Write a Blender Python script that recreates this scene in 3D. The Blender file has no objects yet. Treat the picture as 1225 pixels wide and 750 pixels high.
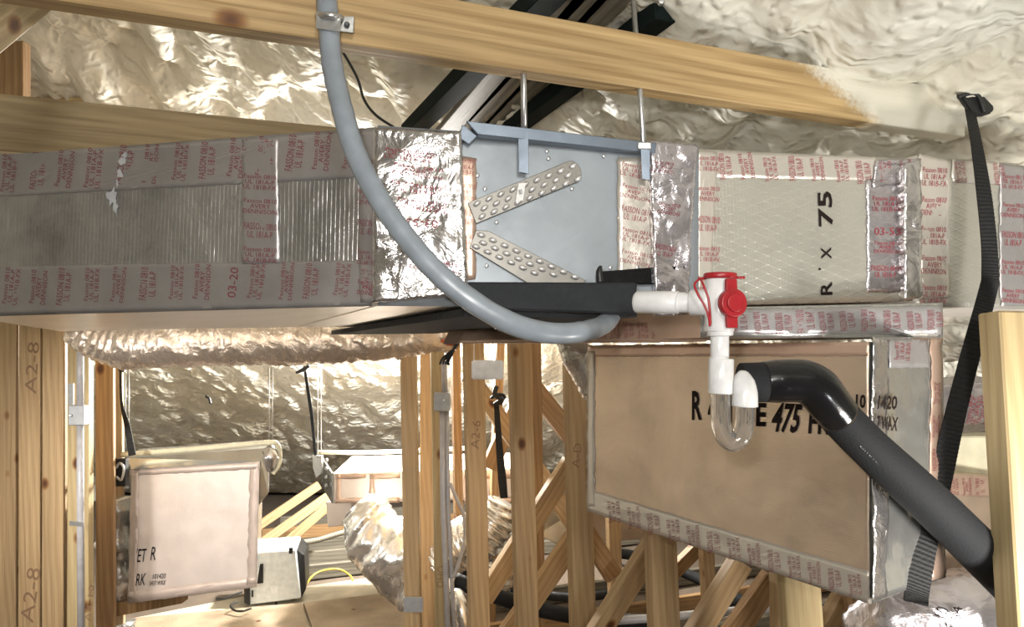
import bpy, bmesh, math, random
from mathutils import Vector, Matrix, noise
R = random.Random(7)
V = Vector
# ------------------------------------------------------------------ camera, light, exposure
SC = bpy.context.scene
COL = SC.collection
CAMZ, F, PITCH = 1.45, 885.0, math.radians(3.04)
cam = bpy.data.cameras.new('camera'); cam.lens = 26.0; cam.sensor_width = 36; cam.clip_start = .02
camo = bpy.data.objects.new('camera', cam); COL.objects.link(camo)
camo.location = (0, 0, CAMZ); camo.rotation_euler = (math.pi/2 + PITCH, 0, 0)
SC.camera = camo
SC.view_settings.view_transform = 'Standard'; SC.view_settings.look = 'None'
SC.view_settings.exposure = 0.0; SC.view_settings.gamma = 1
SC.view_settings.use_curve_mapping = False
w = bpy.data.worlds.new('world'); SC.world = w; w.use_nodes = True
w.node_tree.nodes['Background'].inputs[0].default_value = (.8, .85, 1, 1)
w.node_tree.nodes['Background'].inputs[1].default_value = .05

def lamp(name, kind, loc, power, color, size=.1, target=None, spot=None, spread=None):
    l = bpy.data.lights.new(name, kind); l.energy = power; l.color = color
    if kind == 'AREA':
        l.shape = 'DISK'; l.size = size
        if spread: l.spread = math.radians(spread)
    else: l.shadow_soft_size = size
    if spot: l.spot_size = math.radians(spot); l.spot_blend = .6
    o = bpy.data.objects.new(name, l); COL.objects.link(o); o.location = loc
    if target is not None:
        o.rotation_euler = (V(target) - V(loc)).to_track_quat('-Z', 'Y').to_euler()
    return o
lamp('camera_flash', 'AREA', (-.05, -.02, CAMZ + .07), 7.5, (1, .97, .95), .035, (0.05, 1.2, CAMZ + .05))
lamp('fill_behind_camera', 'AREA', (.35, -1.2, CAMZ + .55), 25, (1, .98, .93), .5, (.2, 1.5, CAMZ + .1))  # added fill behind the camera for overall brightness, no known source
lamp('work_lamp_rear', 'POINT', (-.68, 4.45, CAMZ + .11), 560, (1, .97, .91), .06)
lamp('fill_left', 'AREA', (-1.65, 1.4, CAMZ - .1), 5.5, (1, .95, .90), .2, (-1.25, 3.3, CAMZ - .85), spread=70)  # added fill out of frame, brightens the hanging foil box
lamp('fill_ceiling_low', 'SPOT', (1.15, .1, CAMZ - .75), 48, (.95, .98, 1), .12, (1.05, 1.5, CAMZ + .6), spot=70)  # added uplight, no lamp stands here; lifts the foam ceiling on the right
lamp('fill_right', 'AREA', (1.0, .7, CAMZ - .55), 17, (1, .95, .88), .2, (.4, 3.0, CAMZ - .8))  # added fill out of frame, brightens the middle studs

# ------------------------------------------------------------------ pixel helpers (photo 1225 x 750)
CP, SP = math.cos(PITCH), math.sin(PITCH)
CAM = V((0, 0, CAMZ))
def ray(x, y):
    dx, dy = (x - 612.5)/F, -(y - 375)/F
    return V((dx, CP - dy*SP, SP + dy*CP))
def P(x, y, D):
    r = ray(x, y); return CAM + r*(D/r.y)
def G(x, y, z):
    r = ray(x, y); return CAM + r*((z - CAMZ)/r.z)
U = V((.93, .37, 0)).normalized()
VV = V((-.39, .92, 0)).normalized()
def roofh(X, Y):
    s = .93*X + .37*Y
    if s < 1.05: a = .53 + .45*(1.05 - s)
    elif s < 1.45: a = .53 - .12*(s - 1.05)
    else: a = .482 - .5*(s - 1.45)
    b = .5*(4.8 - Y)
    k = .12; h = max(k - abs(a - b), 0)/k
    m = min(a, b) - h*h*k*.25
    return CAMZ + min(m, 1.35)

# ------------------------------------------------------------------ materials
def mat(name):
    m = bpy.data.materials.new(name); m.use_nodes = True
    nt = m.node_tree; return m, nt, nt.nodes['Principled BSDF']
def N(nt, t, **k):
    n = nt.nodes.new(t)
    for a, b in k.items():
        if a in ('op',): n.operation = b
        else: setattr(n, a, b)
    return n
def sset(n, **k):
    for a, b in k.items(): n.inputs[a.replace('_', ' ')].default_value = b
    return n
def ramp(nt, fac, stops):
    r = N(nt, 'ShaderNodeValToRGB'); e = r.color_ramp.elements
    while len(e) < len(stops): e.new(.5)
    for q, (p, c) in zip(e, stops):
        q.position = p; q.color = (*c, 1)
    nt.links.new(fac, r.inputs[0]); return r.outputs[0]
def bump(nt, b, height, strength, dist=.01, prev=None):
    n = N(nt, 'ShaderNodeBump'); n.inputs['Strength'].default_value = strength
    n.inputs['Distance'].default_value = dist
    nt.links.new(height, n.inputs['Height'])
    if prev is not None: nt.links.new(prev, n.inputs['Normal'])
    nt.links.new(n.outputs[0], b.inputs['Normal']); return n.outputs[0]
def mapping(nt, src, scale=(1, 1, 1), rot=(0, 0, 0)):
    m = N(nt, 'ShaderNodeMapping'); m.inputs['Scale'].default_value = scale
    m.inputs['Rotation'].default_value = rot
    nt.links.new(src, m.inputs[0]); return m.outputs[0]
def noi(nt, vec, scale, detail=4, rough=.5, dist=0):
    n = N(nt, 'ShaderNodeTexNoise'); sset(n, Scale=scale, Detail=detail, Roughness=rough, Distortion=dist)
    nt.links.new(vec, n.inputs['Vector']); return n.outputs[0]
def plain(name, col, rough=.5, metal=0, spec=.5, bscale=0, bstr=0, **k):
    m, nt, b = mat(name)
    sset(b, Base_Color=(*col, 1), Roughness=rough, Metallic=metal)
    b.inputs['Specular IOR Level'].default_value = spec
    tc = N(nt, 'ShaderNodeTexCoord')
    n = noi(nt, tc.outputs['Object'], bscale or 40, 4)
    c = ramp(nt, n, [(.3, tuple(x*.86 for x in col)), (.7, tuple(min(1, x*1.06) for x in col))])
    nt.links.new(c, b.inputs['Base Color'])
    if bstr: bump(nt, b, n, bstr, .004)
    for a, v in k.items(): b.inputs[a].default_value = v
    return m

def wood_mat(name, light, dark, foam=False):
    m, nt, b = mat(name)
    tc = N(nt, 'ShaderNodeTexCoord'); oi = N(nt, 'ShaderNodeObjectInfo')
    off = N(nt, 'ShaderNodeVectorMath', op='MULTIPLY_ADD')
    nt.links.new(oi.outputs['Random'], off.inputs[0]); off.inputs[1].default_value = (7, 3, 11)
    nt.links.new(tc.outputs['Object'], off.inputs[2])
    base = off.outputs[0]
    warp = N(nt, 'ShaderNodeTexNoise'); sset(warp, Scale=3.0, Detail=2)
    nt.links.new(mapping(nt, base, (1, 1, .35)), warp.inputs['Vector'])
    wa = N(nt, 'ShaderNodeVectorMath', op='MULTIPLY_ADD'); wa.inputs[1].default_value = (.05, .05, .0)
    nt.links.new(warp.outputs[1], wa.inputs[0]); nt.links.new(mapping(nt, base, (1, 1, .05)), wa.inputs[2])
    wv = N(nt, 'ShaderNodeTexWave', wave_type='BANDS', bands_direction='DIAGONAL')
    sset(wv, Scale=26, Distortion=4.0, Detail=2); wv.inputs['Detail Scale'].default_value = 1.2
    nt.links.new(wa.outputs[0], wv.inputs['Vector'])
    fine = noi(nt, mapping(nt, base, (160, 160, 3)), 1, 3, .6)
    big = noi(nt, mapping(nt, base, (9, 9, 1.2)), 1, 2)
    mid = tuple((a + c)/2 for a, c in zip(light, dark))
    c1 = ramp(nt, wv.outputs[1], [(.15, dark), (.5, mid), (.8, light)])
    c2 = ramp(nt, fine, [(.3, dark), (.65, light)])
    mx = N(nt, 'ShaderNodeMixRGB'); mx.inputs[0].default_value = .62
    nt.links.new(c1, mx.inputs[1]); nt.links.new(c2, mx.inputs[2])
    mx2 = N(nt, 'ShaderNodeMixRGB', blend_type='MULTIPLY'); mx2.inputs[0].default_value = 1
    nt.links.new(mx.outputs[0], mx2.inputs[1])
    nt.links.new(ramp(nt, big, [(.3, (.8, .78, .74)), (.7, (1.12, 1.1, 1.05))]), mx2.inputs[2])
    # knots
    vo = N(nt, 'ShaderNodeTexVoronoi'); vo.inputs['Scale'].default_value = 1; vo.inputs['Randomness'].default_value = 1
    nt.links.new(mapping(nt, base, (7, 7, 4.5)), vo.inputs['Vector'])
    k = ramp(nt, vo.outputs['Distance'], [(.05, (.2, .09, .04)), (.085, (.55, .36, .2)), (.13, (1, 1, 1))])
    mx3 = N(nt, 'ShaderNodeMixRGB', blend_type='MULTIPLY'); mx3.inputs[0].default_value = 1
    nt.links.new(mx2.outputs[0], mx3.inputs[1]); nt.links.new(k, mx3.inputs[2])
    out = mx3.outputs[0]
    if foam:     # overspray of cream foam on the far end (object Z = along the board)
        sx = N(nt, 'ShaderNodeSeparateXYZ'); nt.links.new(tc.outputs['Object'], sx.inputs[0])
        a = N(nt, 'ShaderNodeMath', op='MULTIPLY_ADD'); a.inputs[1].default_value = 1.9
        nt.links.new(sx.outputs['X'], a.inputs[0]); nt.links.new(sx.outputs['Z'], a.inputs[2])
        nn = noi(nt, tc.outputs['Object'], 90, 6, .8)
        a2 = N(nt, 'ShaderNodeMath', op='MULTIPLY_ADD'); a2.inputs[1].default_value = .16
        nt.links.new(nn, a2.inputs[0]); nt.links.new(a.outputs[0], a2.inputs[2])
        mr = N(nt, 'ShaderNodeMapRange'); sset(mr, From_Min=foam, From_Max=foam + .06)
        nt.links.new(a2.outputs[0], mr.inputs[0])
        mx4 = N(nt, 'ShaderNodeMixRGB'); nt.links.new(mr.outputs[0], mx4.inputs[0])
        nt.links.new(out, mx4.inputs[1]); mx4.inputs[2].default_value = (.60, .57, .48, 1)
        out = mx4.outputs[0]
    nt.links.new(out, b.inputs['Base Color'])
    b.inputs['Roughness'].default_value = .62
    bump(nt, b, fine, .25, .003)
    return m

def foil_mat(name, col, rough=.32, metal=.8, wr=.35, wscale=22, scrim=None, sstr=.4, stain=.15, vcol=None):
    m, nt, b = mat(name)
    tc = N(nt, 'ShaderNodeTexCoord'); uv = tc.outputs['UV']
    sset(b, Metallic=metal, Roughness=rough)
    st = noi(nt, uv, 5, 6, .6, .5)
    c = ramp(nt, st, [(.3, tuple(x*(1 - stain) for x in col)), (.5, col), (.72, tuple(min(1, x*(1 + stain*.7)) for x in col))])
    nt.links.new(c, b.inputs['Base Color'])
    rr = N(nt, 'ShaderNodeMapRange'); sset(rr, To_Min=rough*.75, To_Max=min(1, rough*1.4))
    nt.links.new(noi(nt, uv, 14, 4, .6), rr.inputs[0]); nt.links.new(rr.outputs[0], b.inputs['Roughness'])
    n1 = noi(nt, uv, wscale, 5, .55, 1.2)
    vo = N(nt, 'ShaderNodeTexVoronoi', feature='DISTANCE_TO_EDGE'); vo.inputs['Scale'].default_value = wscale*1.6
    nt.links.new(mapping(nt, uv, (1, .45, 1), (0, 0, .3)), vo.inputs['Vector'])
    pr = bump(nt, b, n1, wr, .012)
    pr = bump(nt, b, vo.outputs['Distance'], wr*.6, .006, pr)
    if scrim:
        for i, (ang, sc) in enumerate(scrim):
            wv = N(nt, 'ShaderNodeTexWave', wave_type='BANDS', bands_direction='X')
            sset(wv, Scale=sc, Distortion=.35, Detail=1)
            nt.links.new(mapping(nt, uv, (1, 1, 1), (0, 0, math.radians(ang))), wv.inputs['Vector'])
            r = N(nt, 'ShaderNodeMapRange'); sset(r, From_Min=.86, From_Max=1)
            nt.links.new(wv.outputs[1], r.inputs[0])
            pr = bump(nt, b, r.outputs[0], sstr, .004, pr)
    return m

M = {}
M['pine'] = wood_mat('pine', (.46, .33, .185), (.31, .20, .10))
M['pine_dark_and_shade'] = wood_mat('pine_dark_and_shade', (.34, .21, .10), (.2, .11, .045))  # dark pine; also holds the shade painted onto rear studs and braces
M['pine_grey'] = wood_mat('pine_grey', (.40, .31, .18), (.26, .19, .10))
M['pine_pale'] = wood_mat('pine_pale', (.45, .36, .20), (.33, .24, .12))
M['beam'] = wood_mat('beam_pine', (.48, .345, .17), (.27, .17, .07), foam=1.71)
M['weathered'] = wood_mat('weathered_wood', (.19, .175, .14), (.07, .063, .05))
M['board'] = wood_mat('subfloor_board', (.32, .25, .18), (.25, .19, .13))
M['pale_board'] = wood_mat('pale_board', (.46, .42, .35), (.38, .34, .27))

def foam_mat():
    m, nt, b = mat('spray_foam')
    tc = N(nt, 'ShaderNodeTexCoord'); o = tc.outputs['Object']
    n = noi(nt, o, 2.2, 6, .6, .6)
    sx = N(nt, 'ShaderNodeSeparateXYZ'); nt.links.new(o, sx.inputs[0])
    c = ramp(nt, n, [(.3, (.64, .61, .53)), (.5, (.71, .70, .64)), (.68, (.76, .76, .72))])
    c2 = ramp(nt, noi(nt, o, 1.1, 3), [(.4, (.92, .86, .72)), (.6, (1.05, 1.05, 1.0))])
    mx = N(nt, 'ShaderNodeMixRGB', blend_type='MULTIPLY'); mx.inputs[0].default_value = .6
    nt.links.new(c, mx.inputs[1]); nt.links.new(c2, mx.inputs[2])
    nt.links.new(mx.outputs[0], b.inputs['Base Color'])
    sset(b, Roughness=.6); b.inputs['Specular IOR Level'].default_value = .3
    vo = N(nt, 'ShaderNodeTexVoronoi', feature='SMOOTH_F1'); vo.inputs['Scale'].default_value = 24
    wn = N(nt, 'ShaderNodeTexNoise'); sset(wn, Scale=6, Detail=3); nt.links.new(o, wn.inputs['Vector'])
    ad = N(nt, 'ShaderNodeVectorMath', op='MULTIPLY_ADD'); ad.inputs[1].default_value = (.25,)*3
    nt.links.new(wn.outputs[1], ad.inputs[0]); nt.links.new(o, ad.inputs[2])
    nt.links.new(ad.outputs[0], vo.inputs['Vector'])
    pr = bump(nt, b, vo.outputs['Distance'], -.0 + .9, -.018)
    bump(nt, b, noi(nt, o, 45, 4, .6), .3, .005, pr)
    return m
M['foam'] = foam_mat()
M['foil_left'] = foil_mat('foil_board_vertical_scrim', (.38, .37, .36), .30, .72, .34, 12, [(0, 40)], .32, .45)
M['foil_right'] = foil_mat('foil_board_diamond_scrim', (.52, .50, .44), .30, .62, .10, 8, [(70, 22), (-70, 22), (0, 50)], .15, .12)
M['foil_beige'] = foil_mat('foil_board_beige', (.76, .67, .61), .42, .4, .08, 8, [(90, 30), (0, 30)], .06, .08)
M['foil_box'] = foil_mat('foil_board_tan_sheen', (.56, .44, .335), .30, .62, .10, 6, [(90, 70)], .16, .25)
M['foil_under'] = foil_mat('foil_board_underside', (.84, .79, .73), .3, .35, .08, 5, None, 0, .1)  # pale base colour carries the bright reflections of the duct undersides
M['foil_side'] = foil_mat('foil_board_smooth', (.52, .52, .50), .20, .85, .15, 7, None, 0, .15)
M['tape'] = foil_mat('foil_tape_dull', (.36, .345, .34), .34, .55, .12, 14, None, 0, .15)
M['tape_beige'] = foil_mat('foil_tape_beige', (.56, .52, .46), .32, .5, .12, 14, None, 0, .12)
M['tape_pale'] = foil_mat('foil_tape_pale', (.62, .52, .46), .4, .35, .12, 20, None, 0, .1)
M['tape_brown'] = foil_mat('foil_tape_brown', (.56, .40, .31), .34, .5, .15, 14, None, 0, .3)
M['tape_bright'] = foil_mat('foil_tape_bright', (.55, .53, .52), .2, .9, .7, 15, None, 0, .1)
M['tape_violet'] = foil_mat('foil_tape_silver', (.55, .52, .545), .22, .85, .6, 14, None, 0, .2)
M['flex'] = foil_mat('flex_duct_foil', (.72, .70, .67), .24, .88, .45, 9, None, 0, .1)
M['galv'] = foil_mat('galvanised_sheet', (.25, .275, .295), .45, .4, .06, 9, None, 0, .08)
M['galv_lip'] = foil_mat('galvanised_lip', (.15, .18, .22), .35, .6, .08, 9, None, 0, .1)
M['steel'] = plain('zinc_steel', (.50, .50, .49), .35, .85, bscale=60, bstr=.2)
M['bend'] = plain('bright_return_bend', (.8, .78, .76), .38, .6)
M['coil_plate'] = plain('coil_end_plate', (.20, .19, .17), .4, .5)
M['pvc'] = plain('white_pvc', (.66, .66, .655), .28)
M['red'] = plain('red_plastic', (.33, .014, .02), .38)
M['rubber'] = plain('black_foam_rubber', (.012, .013, .015), .75, spec=.25, bscale=300, bstr=.3)
M['rubber_end'] = plain('cut_foam_grey', (.045, .05, .055), .9, spec=.2, bscale=300, bstr=.3)
M['gloss_black'] = plain('black_gloss_tape', (.008, .008, .009), .18, bscale=30, bstr=.3)
M['pan'] = plain('black_insulated_pan', (.020, .022, .025), .8, spec=.3, bscale=120, bstr=.5)
M['rail'] = plain('dark_green_rail', (.008, .013, .012), .8, 0, .08)
M['conduit'] = plain('grey_flexible_conduit', (.22, .25, .28), .33, spec=.6)
M['conduit_pvc'] = plain('grey_conduit', (.38, .37, .38), .4)
M['box_grey'] = plain('grey_electrical_box', (.36, .37, .38), .45, .3)
M['white_case'] = plain('white_painted_case', (.70, .72, .70), .4)
M['white_plastic'] = plain('white_plastic', (.9, .89, .87), .4)
M['black'] = plain('black_plastic', (.012, .012, .012), .45)
M['strap'] = plain('black_webbing', (.010, .010, .010), .65, spec=.3, bscale=200, bstr=.4)
M['yellow'] = plain('yellow_cable', (.55, .38, .05), .4)
M['orange'] = plain('orange_wire_nut', (.6, .12, .03), .4)
M['cream'] = plain('cream_foam_strip', (.62, .58, .42), .5, bscale=20, bstr=.2)
M['label'] = plain('white_sticker', (.8, .8, .78), .5)
M['red_print'] = plain('red_print', (.29, .045, .06), .5)
M['dull_red_print'] = plain('dull_red_print', (.21, .04, .05), .5)
M['black_print'] = plain('black_print', (.015, .010, .009), .8, spec=.1)
M['pen'] = plain('marker_pen', (.22, .13, .07), .7)
M['grey_print'] = plain('grey_print', (.25, .25, .25), .6)
M['floor'] = plain('dusty_attic_floor', (.10, .075, .055), .9, bscale=6, bstr=.6)
M['dust'] = plain('white_dust', (.45, .46, .48), .8)
mc, nt, b = mat('clear_tube'); sset(b, Base_Color=(.93, .92, .90, 1), Roughness=.06, IOR=1.45)
b.inputs['Transmission Weight'].default_value = .95; M['clear'] = mc
n = noi(nt, N(nt, 'ShaderNodeTexCoord').outputs['Object'], 30, 2); bump(nt, b, n, .05, .002)

# ------------------------------------------------------------------ object helpers
WM = {}
def link(o, parent, world):
    COL.objects.link(o); WM[o] = world
    if parent is not None:
        o.parent = parent; o.matrix_basis = WM[parent].inverted() @ world
    else: o.matrix_basis = world
    return o
def tag(o, label, cat, group=None):
    o['label'] = label; o['category'] = cat
    if group: o['group'] = group
    return o
def thing(name, loc, label, cat, group=None):
    o = bpy.data.objects.new(name, None); o.empty_display_size = .05
    link(o, None, Matrix.Translation(loc)); return tag(o, label, cat, group)
def mobj(name, vs, fs, m, parent=None, smooth=True, uv=None, world=None, mats=None, fm=None):
    if world is None:
        mn = V((min(v[0] for v in vs), min(v[1] for v in vs), min(v[2] for v in vs)))
        mx = V((max(v[0] for v in vs), max(v[1] for v in vs), max(v[2] for v in vs)))
        c = V(((mn.x + mx.x)/2, (mn.y + mx.y)/2, mn.z)); world = Matrix.Translation(c)
        lv = [V(v) - c for v in vs]
    else: lv = [V(v) for v in vs]
    me = bpy.data.meshes.new(name); me.from_pydata(lv, [], fs); me.update()
    for q in (mats or [m]): me.materials.append(M[q])
    if fm: me.polygons.foreach_set('material_index', fm)
    if smooth: me.polygons.foreach_set('use_smooth', [True]*len(me.polygons))
    ul = me.uv_layers.new(name='UVMap')
    if uv is None:
        for poly in me.polygons:
            n = poly.normal; a = (abs(n.x), abs(n.y), abs(n.z)); k = a.index(max(a))
            for li in poly.loop_indices:
                co = lv[me.loops[li].vertex_index]
                ul.data[li].uv = ((co.y, co.z), (co.x, co.z), (co.x, co.y))[k]
    else:
        for l in me.loops: ul.data[l.index].uv = uv[l.vertex_index]
    o = bpy.data.objects.new(name, me)
    return link(o, parent, world)
class MB:
    def __init__(s): s.v = []; s.f = []
    def add(s, vs, fs):
        k = len(s.v); s.v += [V(q) for q in vs]; s.f += [tuple(i + k for i in f) for f in fs]; return s
    def build(s, name, m, parent=None, smooth=True, **k): return mobj(name, s.v, s.f, m, parent, smooth, **k)

def bevbox(sx, sy, sz, bev):
    """box centred in x,y, z from 0 to sz, chamfered"""
    bm = bmesh.new(); bmesh.ops.create_cube(bm, size=1)
    for v in bm.verts: v.co = V((v.co.x*sx, v.co.y*sy, (v.co.z + .5)*sz))
    if bev: bmesh.ops.bevel(bm, geom=bm.edges[:], offset=bev, segments=1, affect='EDGES')
    vs = [v.co.copy() for v in bm.verts]; bm.verts.index_update()
    fs = [tuple(v.index for v in f.verts) for f in bm.faces]; bm.free(); return vs, fs
def frame(p0, p1, xdir):
    z = (p1 - p0).normalized(); x = (xdir - z*xdir.dot(z)).normalized(); y = z.cross(x)
    m = Matrix((x, y, z)).transposed().to_4x4(); m.translation = p0; return m
def bar(name, p0, p1, w_, t_, m, parent=None, xdir=None, bev=.0025):
    L = (p1 - p0).length
    vs, fs = bevbox(w_, t_, L, bev)
    # slight bow so that edges are not ruler straight
    return mobj(name, vs, fs, m, parent, False, world=frame(p0, p1, xdir or U))
def prism(front, back, bev=0):
    """closed solid from two matching loops"""
    n = len(front)
    vs = list(front) + list(back)
    fs = [tuple(range(n)), tuple(range(2*n - 1, n - 1, -1))]
    for i in range(n): j = (i + 1) % n; fs.append((j, i, n + i, n + j))
    return vs, fs
def solid(name, loop, vec, m, parent=None, **k):
    vec = V(vec)
    vs, fs = prism(loop, [p + vec for p in loop])
    bm = bmesh.new(); bv = [bm.verts.new(v) for v in vs]
    for f in fs: bm.faces.new([bv[i] for i in f])
    bmesh.ops.recalc_face_normals(bm, faces=bm.faces[:])
    if k.get('bev'): bmesh.ops.bevel(bm, geom=bm.edges[:], offset=k['bev'], segments=k.get('seg', 1), affect='EDGES')
    bm.verts.index_update()
    vs = [v.co.copy() for v in bm.verts]; fs = [tuple(v.index for v in f.verts) for f in bm.faces]; bm.free()
    return mobj(name, vs, fs, m, parent, False)
def smoothpath(pts, n=8):
    out = []
    for i in range(len(pts) - 1):
        p0 = pts[max(i - 1, 0)]; p1 = pts[i]; p2 = pts[i + 1]; p3 = pts[min(i + 2, len(pts) - 1)]
        for k in range(n):
            t = k/n
            out.append(.5*((2*p1) + (p2 - p0)*t + (2*p0 - 5*p1 + 4*p2 - p3)*t*t + (3*p1 - p0 - 3*p2 + p3)*t**3))
    out.append(pts[-1].copy()); return out
def tube_data(path, rad, segs=14, cap=True, disp=None, hollow=0):
    n = len(path); vs = []; fs = []; uv = []
    t = (path[1] - path[0]).normalized(); x = t.orthogonal().normalized()
    L = 0
    for i, p in enumerate(path):
        t = (path[min(i + 1, n - 1)] - path[max(i - 1, 0)]).normalized()
        x = (x - t*x.dot(t)).normalized(); y = t.cross(x)
        if i: L += (p - path[i-1]).length
        r = rad[i] if isinstance(rad, (list, tuple)) else rad
        for k in range(segs):
            a = 2*math.pi*k/segs
            d = x*math.cos(a) + y*math.sin(a)
            q = p + d*r
            if disp: q = q + d*disp(q, L, a)
            vs.append(q); uv.append((L, a*r))
    for i in range(n - 1):
        for k in range(segs):
            k2 = (k + 1) % segs
            fs.append((i*segs + k, i*segs + k2, (i + 1)*segs + k2, (i + 1)*segs + k))
    if cap:
        fs.append(tuple(range(segs - 1, -1, -1))); fs.append(tuple((n - 1)*segs + k for k in range(segs)))
    return vs, fs, uv
def tube(name, pts, rad, m, parent=None, segs=14, smooth_n=6, cap=True, disp=None, straight=False):
    path = pts if straight else smoothpath(pts, smooth_n)
    if isinstance(rad, (list, tuple)) and len(rad) != len(path):
        rr = rad; rad = []
        for i in range(len(path)):
            s = i/(len(path) - 1)*(len(rr) - 1); k = min(int(s), len(rr) - 2); rad.append(rr[k] + (rr[k + 1] - rr[k])*(s - k))
    vs, fs, uv = tube_data(path, rad, segs, cap, disp)
    return mobj(name, vs, fs, m, parent, True, uv=uv)
def cyl(name, p0, p1, r, m, parent=None, segs=20, r2=None):
    r2 = r if r2 is None else r2; d = (p1 - p0); e = min(.0012, d.length*.2); dn = d.normalized()
    return tube(name, [p0, p0 + dn*.0001, p0 + dn*e, p1 - dn*e, p1 - dn*.0001, p1], [r*.9, r*.95, r, r2, r2*.95, r2*.9], m, parent, segs, straight=True)
def wr(p, amp, freq, seed=0):
    q = V((p.x*freq + seed, p.y*freq, p.z*freq))
    return amp*(noise.noise(q) + .5*abs(noise.noise(q*2.3)) + .25*noise.noise(q*5.1))

# ------------------------------------------------------------------ planar panels with relief
class Face:
    """a planar quad seen by the photo: TL, TR, BR, BL as (x, y, D); the last corner is put on the plane"""
    def __init__(s, tl, tr, br, bl, amp=.001, freq=14, seed=0, bulge=0):
        s.o = P(*tl); e1 = P(*tr) - s.o; e2 = P(*bl) - s.o
        s.n = e1.cross(e2).normalized()
        if s.n.dot(CAM - s.o) < 0: s.n = -s.n
        s.px = [tl[:2], tr[:2], br[:2], bl[:2]]
        s.amp, s.freq, s.seed, s.bulge = amp, freq, seed, bulge
        s.e1 = e1.normalized(); s.e2 = s.n.cross(s.e1).normalized()
        if s.e2.z < 0: s.e2 = -s.e2
        s.c = [s.hit(*q) for q in s.px]
    def hit(s, x, y):
        r = ray(x, y); return CAM + r*((s.o - CAM).dot(s.n)/r.dot(s.n))
    def disp(s, p): return wr(p, s.amp, s.freq, s.seed)
    def surf(s, x, y, off=0, extra=None):
        p = s.hit(x, y); d = s.disp(p) + off
        if extra: d += wr(p, *extra)
        return p + s.n*d
    def uv(s, p): q = p - s.o; return (q.dot(s.e1), q.dot(s.e2))
    def grid(s, px, step, off=0, extra=None, ragged=0):
        tl, tr, br, bl = px
        c = [s.hit(*q) for q in px]
        nu = max(2, int((c[1] - c[0]).length/step)); nv = max(2, int((c[3] - c[0]).length/step))
        vs = []
        for j in range(nv + 1):
            for i in range(nu + 1):
                u, v = i/nu, j/nv
                x = (tl[0]*(1-u) + tr[0]*u)*(1-v) + (bl[0]*(1-u) + br[0]*u)*v
                y = (tl[1]*(1-u) + tr[1]*u)*(1-v) + (bl[1]*(1-u) + br[1]*u)*v
                if ragged and (i in (0, nu)): x += R.uniform(-ragged, ragged)
                if ragged and (j in (0, nv)): y += R.uniform(-ragged, ragged)*.6
                vs.append(s.surf(x, y, off, extra))
        W = nu + 1
        fs = [(j*W + i, (j + 1)*W + i, (j + 1)*W + i + 1, j*W + i + 1) for j in range(nv) for i in range(nu)]
        rim = [i for i in range(W)] + [j*W + nu for j in range(1, nv + 1)] + [nv*W + i for i in range(nu - 1, -1, -1)] + [j*W for j in range(nv - 1, 0, -1)]
        return vs, fs, rim
def slab(name, face, back, m, parent=None, step=.012, px=None, off=0, extra=None, side=None, ragged=0):
    """front = relief grid, closed to the back by a straight offset"""
    vs, fs, rim = face.grid(px or face.px, step, off, extra, ragged)
    n = len(vs); back = V(back); nf = len(fs)
    vs = vs + [vs[i] + back for i in rim]
    L = len(rim)
    for k in range(L):
        k2 = (k + 1) % L; fs.append((rim[k], rim[k2], n + k2, n + k))
    fs.append(tuple(n + k for k in range(L)))
    uv = [face.uv(v) if i < n else (face.uv(v)[0] + back.length, face.uv(v)[1] + back.length*.7) for i, v in enumerate(vs)]
    fm = [0]*nf + [1 if side else 0]*(len(fs) - nf)
    o = mobj(name, vs, fs, m, parent, False, uv=uv, mats=[m, side] if side else None, fm=fm if side else None)
    for i, p in enumerate(o.data.polygons):
        if i < nf: p.use_smooth = True
    return o
TXT = {}
def text_mesh(body, bold=0):
    if (body, bold) in TXT: return TXT[(body, bold)]
    c = bpy.data.curves.new('t', 'FONT'); c.body = body; c.resolution_u = 2; c.align_x = 'CENTER'; c.align_y = 'CENTER'
    c.space_line = .85; c.offset = bold
    o = bpy.data.objects.new('t', c); COL.objects.link(o)
    bpy.context.view_layer.update()
    me = bpy.data.meshes.new_from_object(o.evaluated_get(bpy.context.evaluated_depsgraph_get()))
    vs = [v.co.xy.copy() for v in me.vertices]; fs = [tuple(p.vertices) for p in me.polygons]
    bpy.data.objects.remove(o); bpy.data.curves.remove(c); bpy.data.meshes.remove(me)
    xs = [v.x for v in vs]; ys = [v.y for v in vs]
    cx, cy = (min(xs) + max(xs))/2, (min(ys) + max(ys))/2; wd, ht = max(xs) - min(xs), max(ys) - min(ys)
    TXT[(body, bold)] = ([((v.x - cx)/wd, (v.y - cy)/ht) for v in vs], fs); return TXT[(body, bold)]
def glyphs(mb, face, body, cx, cy, w_, h_, rot=0, shear=0, off=.002, extra=None, shear_y=0, bold=0):
    """lettering of w_ x h_ pixels (reading direction first), turned by rot degrees, laid on the face"""
    vs, fs = text_mesh(body, bold); a = math.radians(rot); ca, sa = math.cos(a), math.sin(a)
    out = []
    for x, y in vs:
        X = x*w_ + y*h_*shear; Y = y*h_ + x*w_*shear_y
        out.append(face.surf(cx + X*ca - Y*sa, cy - (X*sa + Y*ca), off, extra))
    mb.add(out, fs)
BL = ['Fasson 0810\nUL 181A-P\nUL 181B-FX', 'Fasson 0810\nAVERY\nDENNISON', 'FASSON 0810\nUL 181A-P']
def tape(parent, face, px, m='tape', prints=(), pm='red_print', step=.008, off=.0009, extra=(.0006, 40, 3), ragged=1.0, name='foil_tape'):
    t = slab(name, face, -face.n*.0006, m, parent, step, px, off, extra, None, ragged)
    if prints:
        for pr in prints:
            mb = MB(); glyphs(mb, face, *pr, off=off + .0009, extra=extra); mb.build('tape_print', pm, t, False)
    return t

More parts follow.
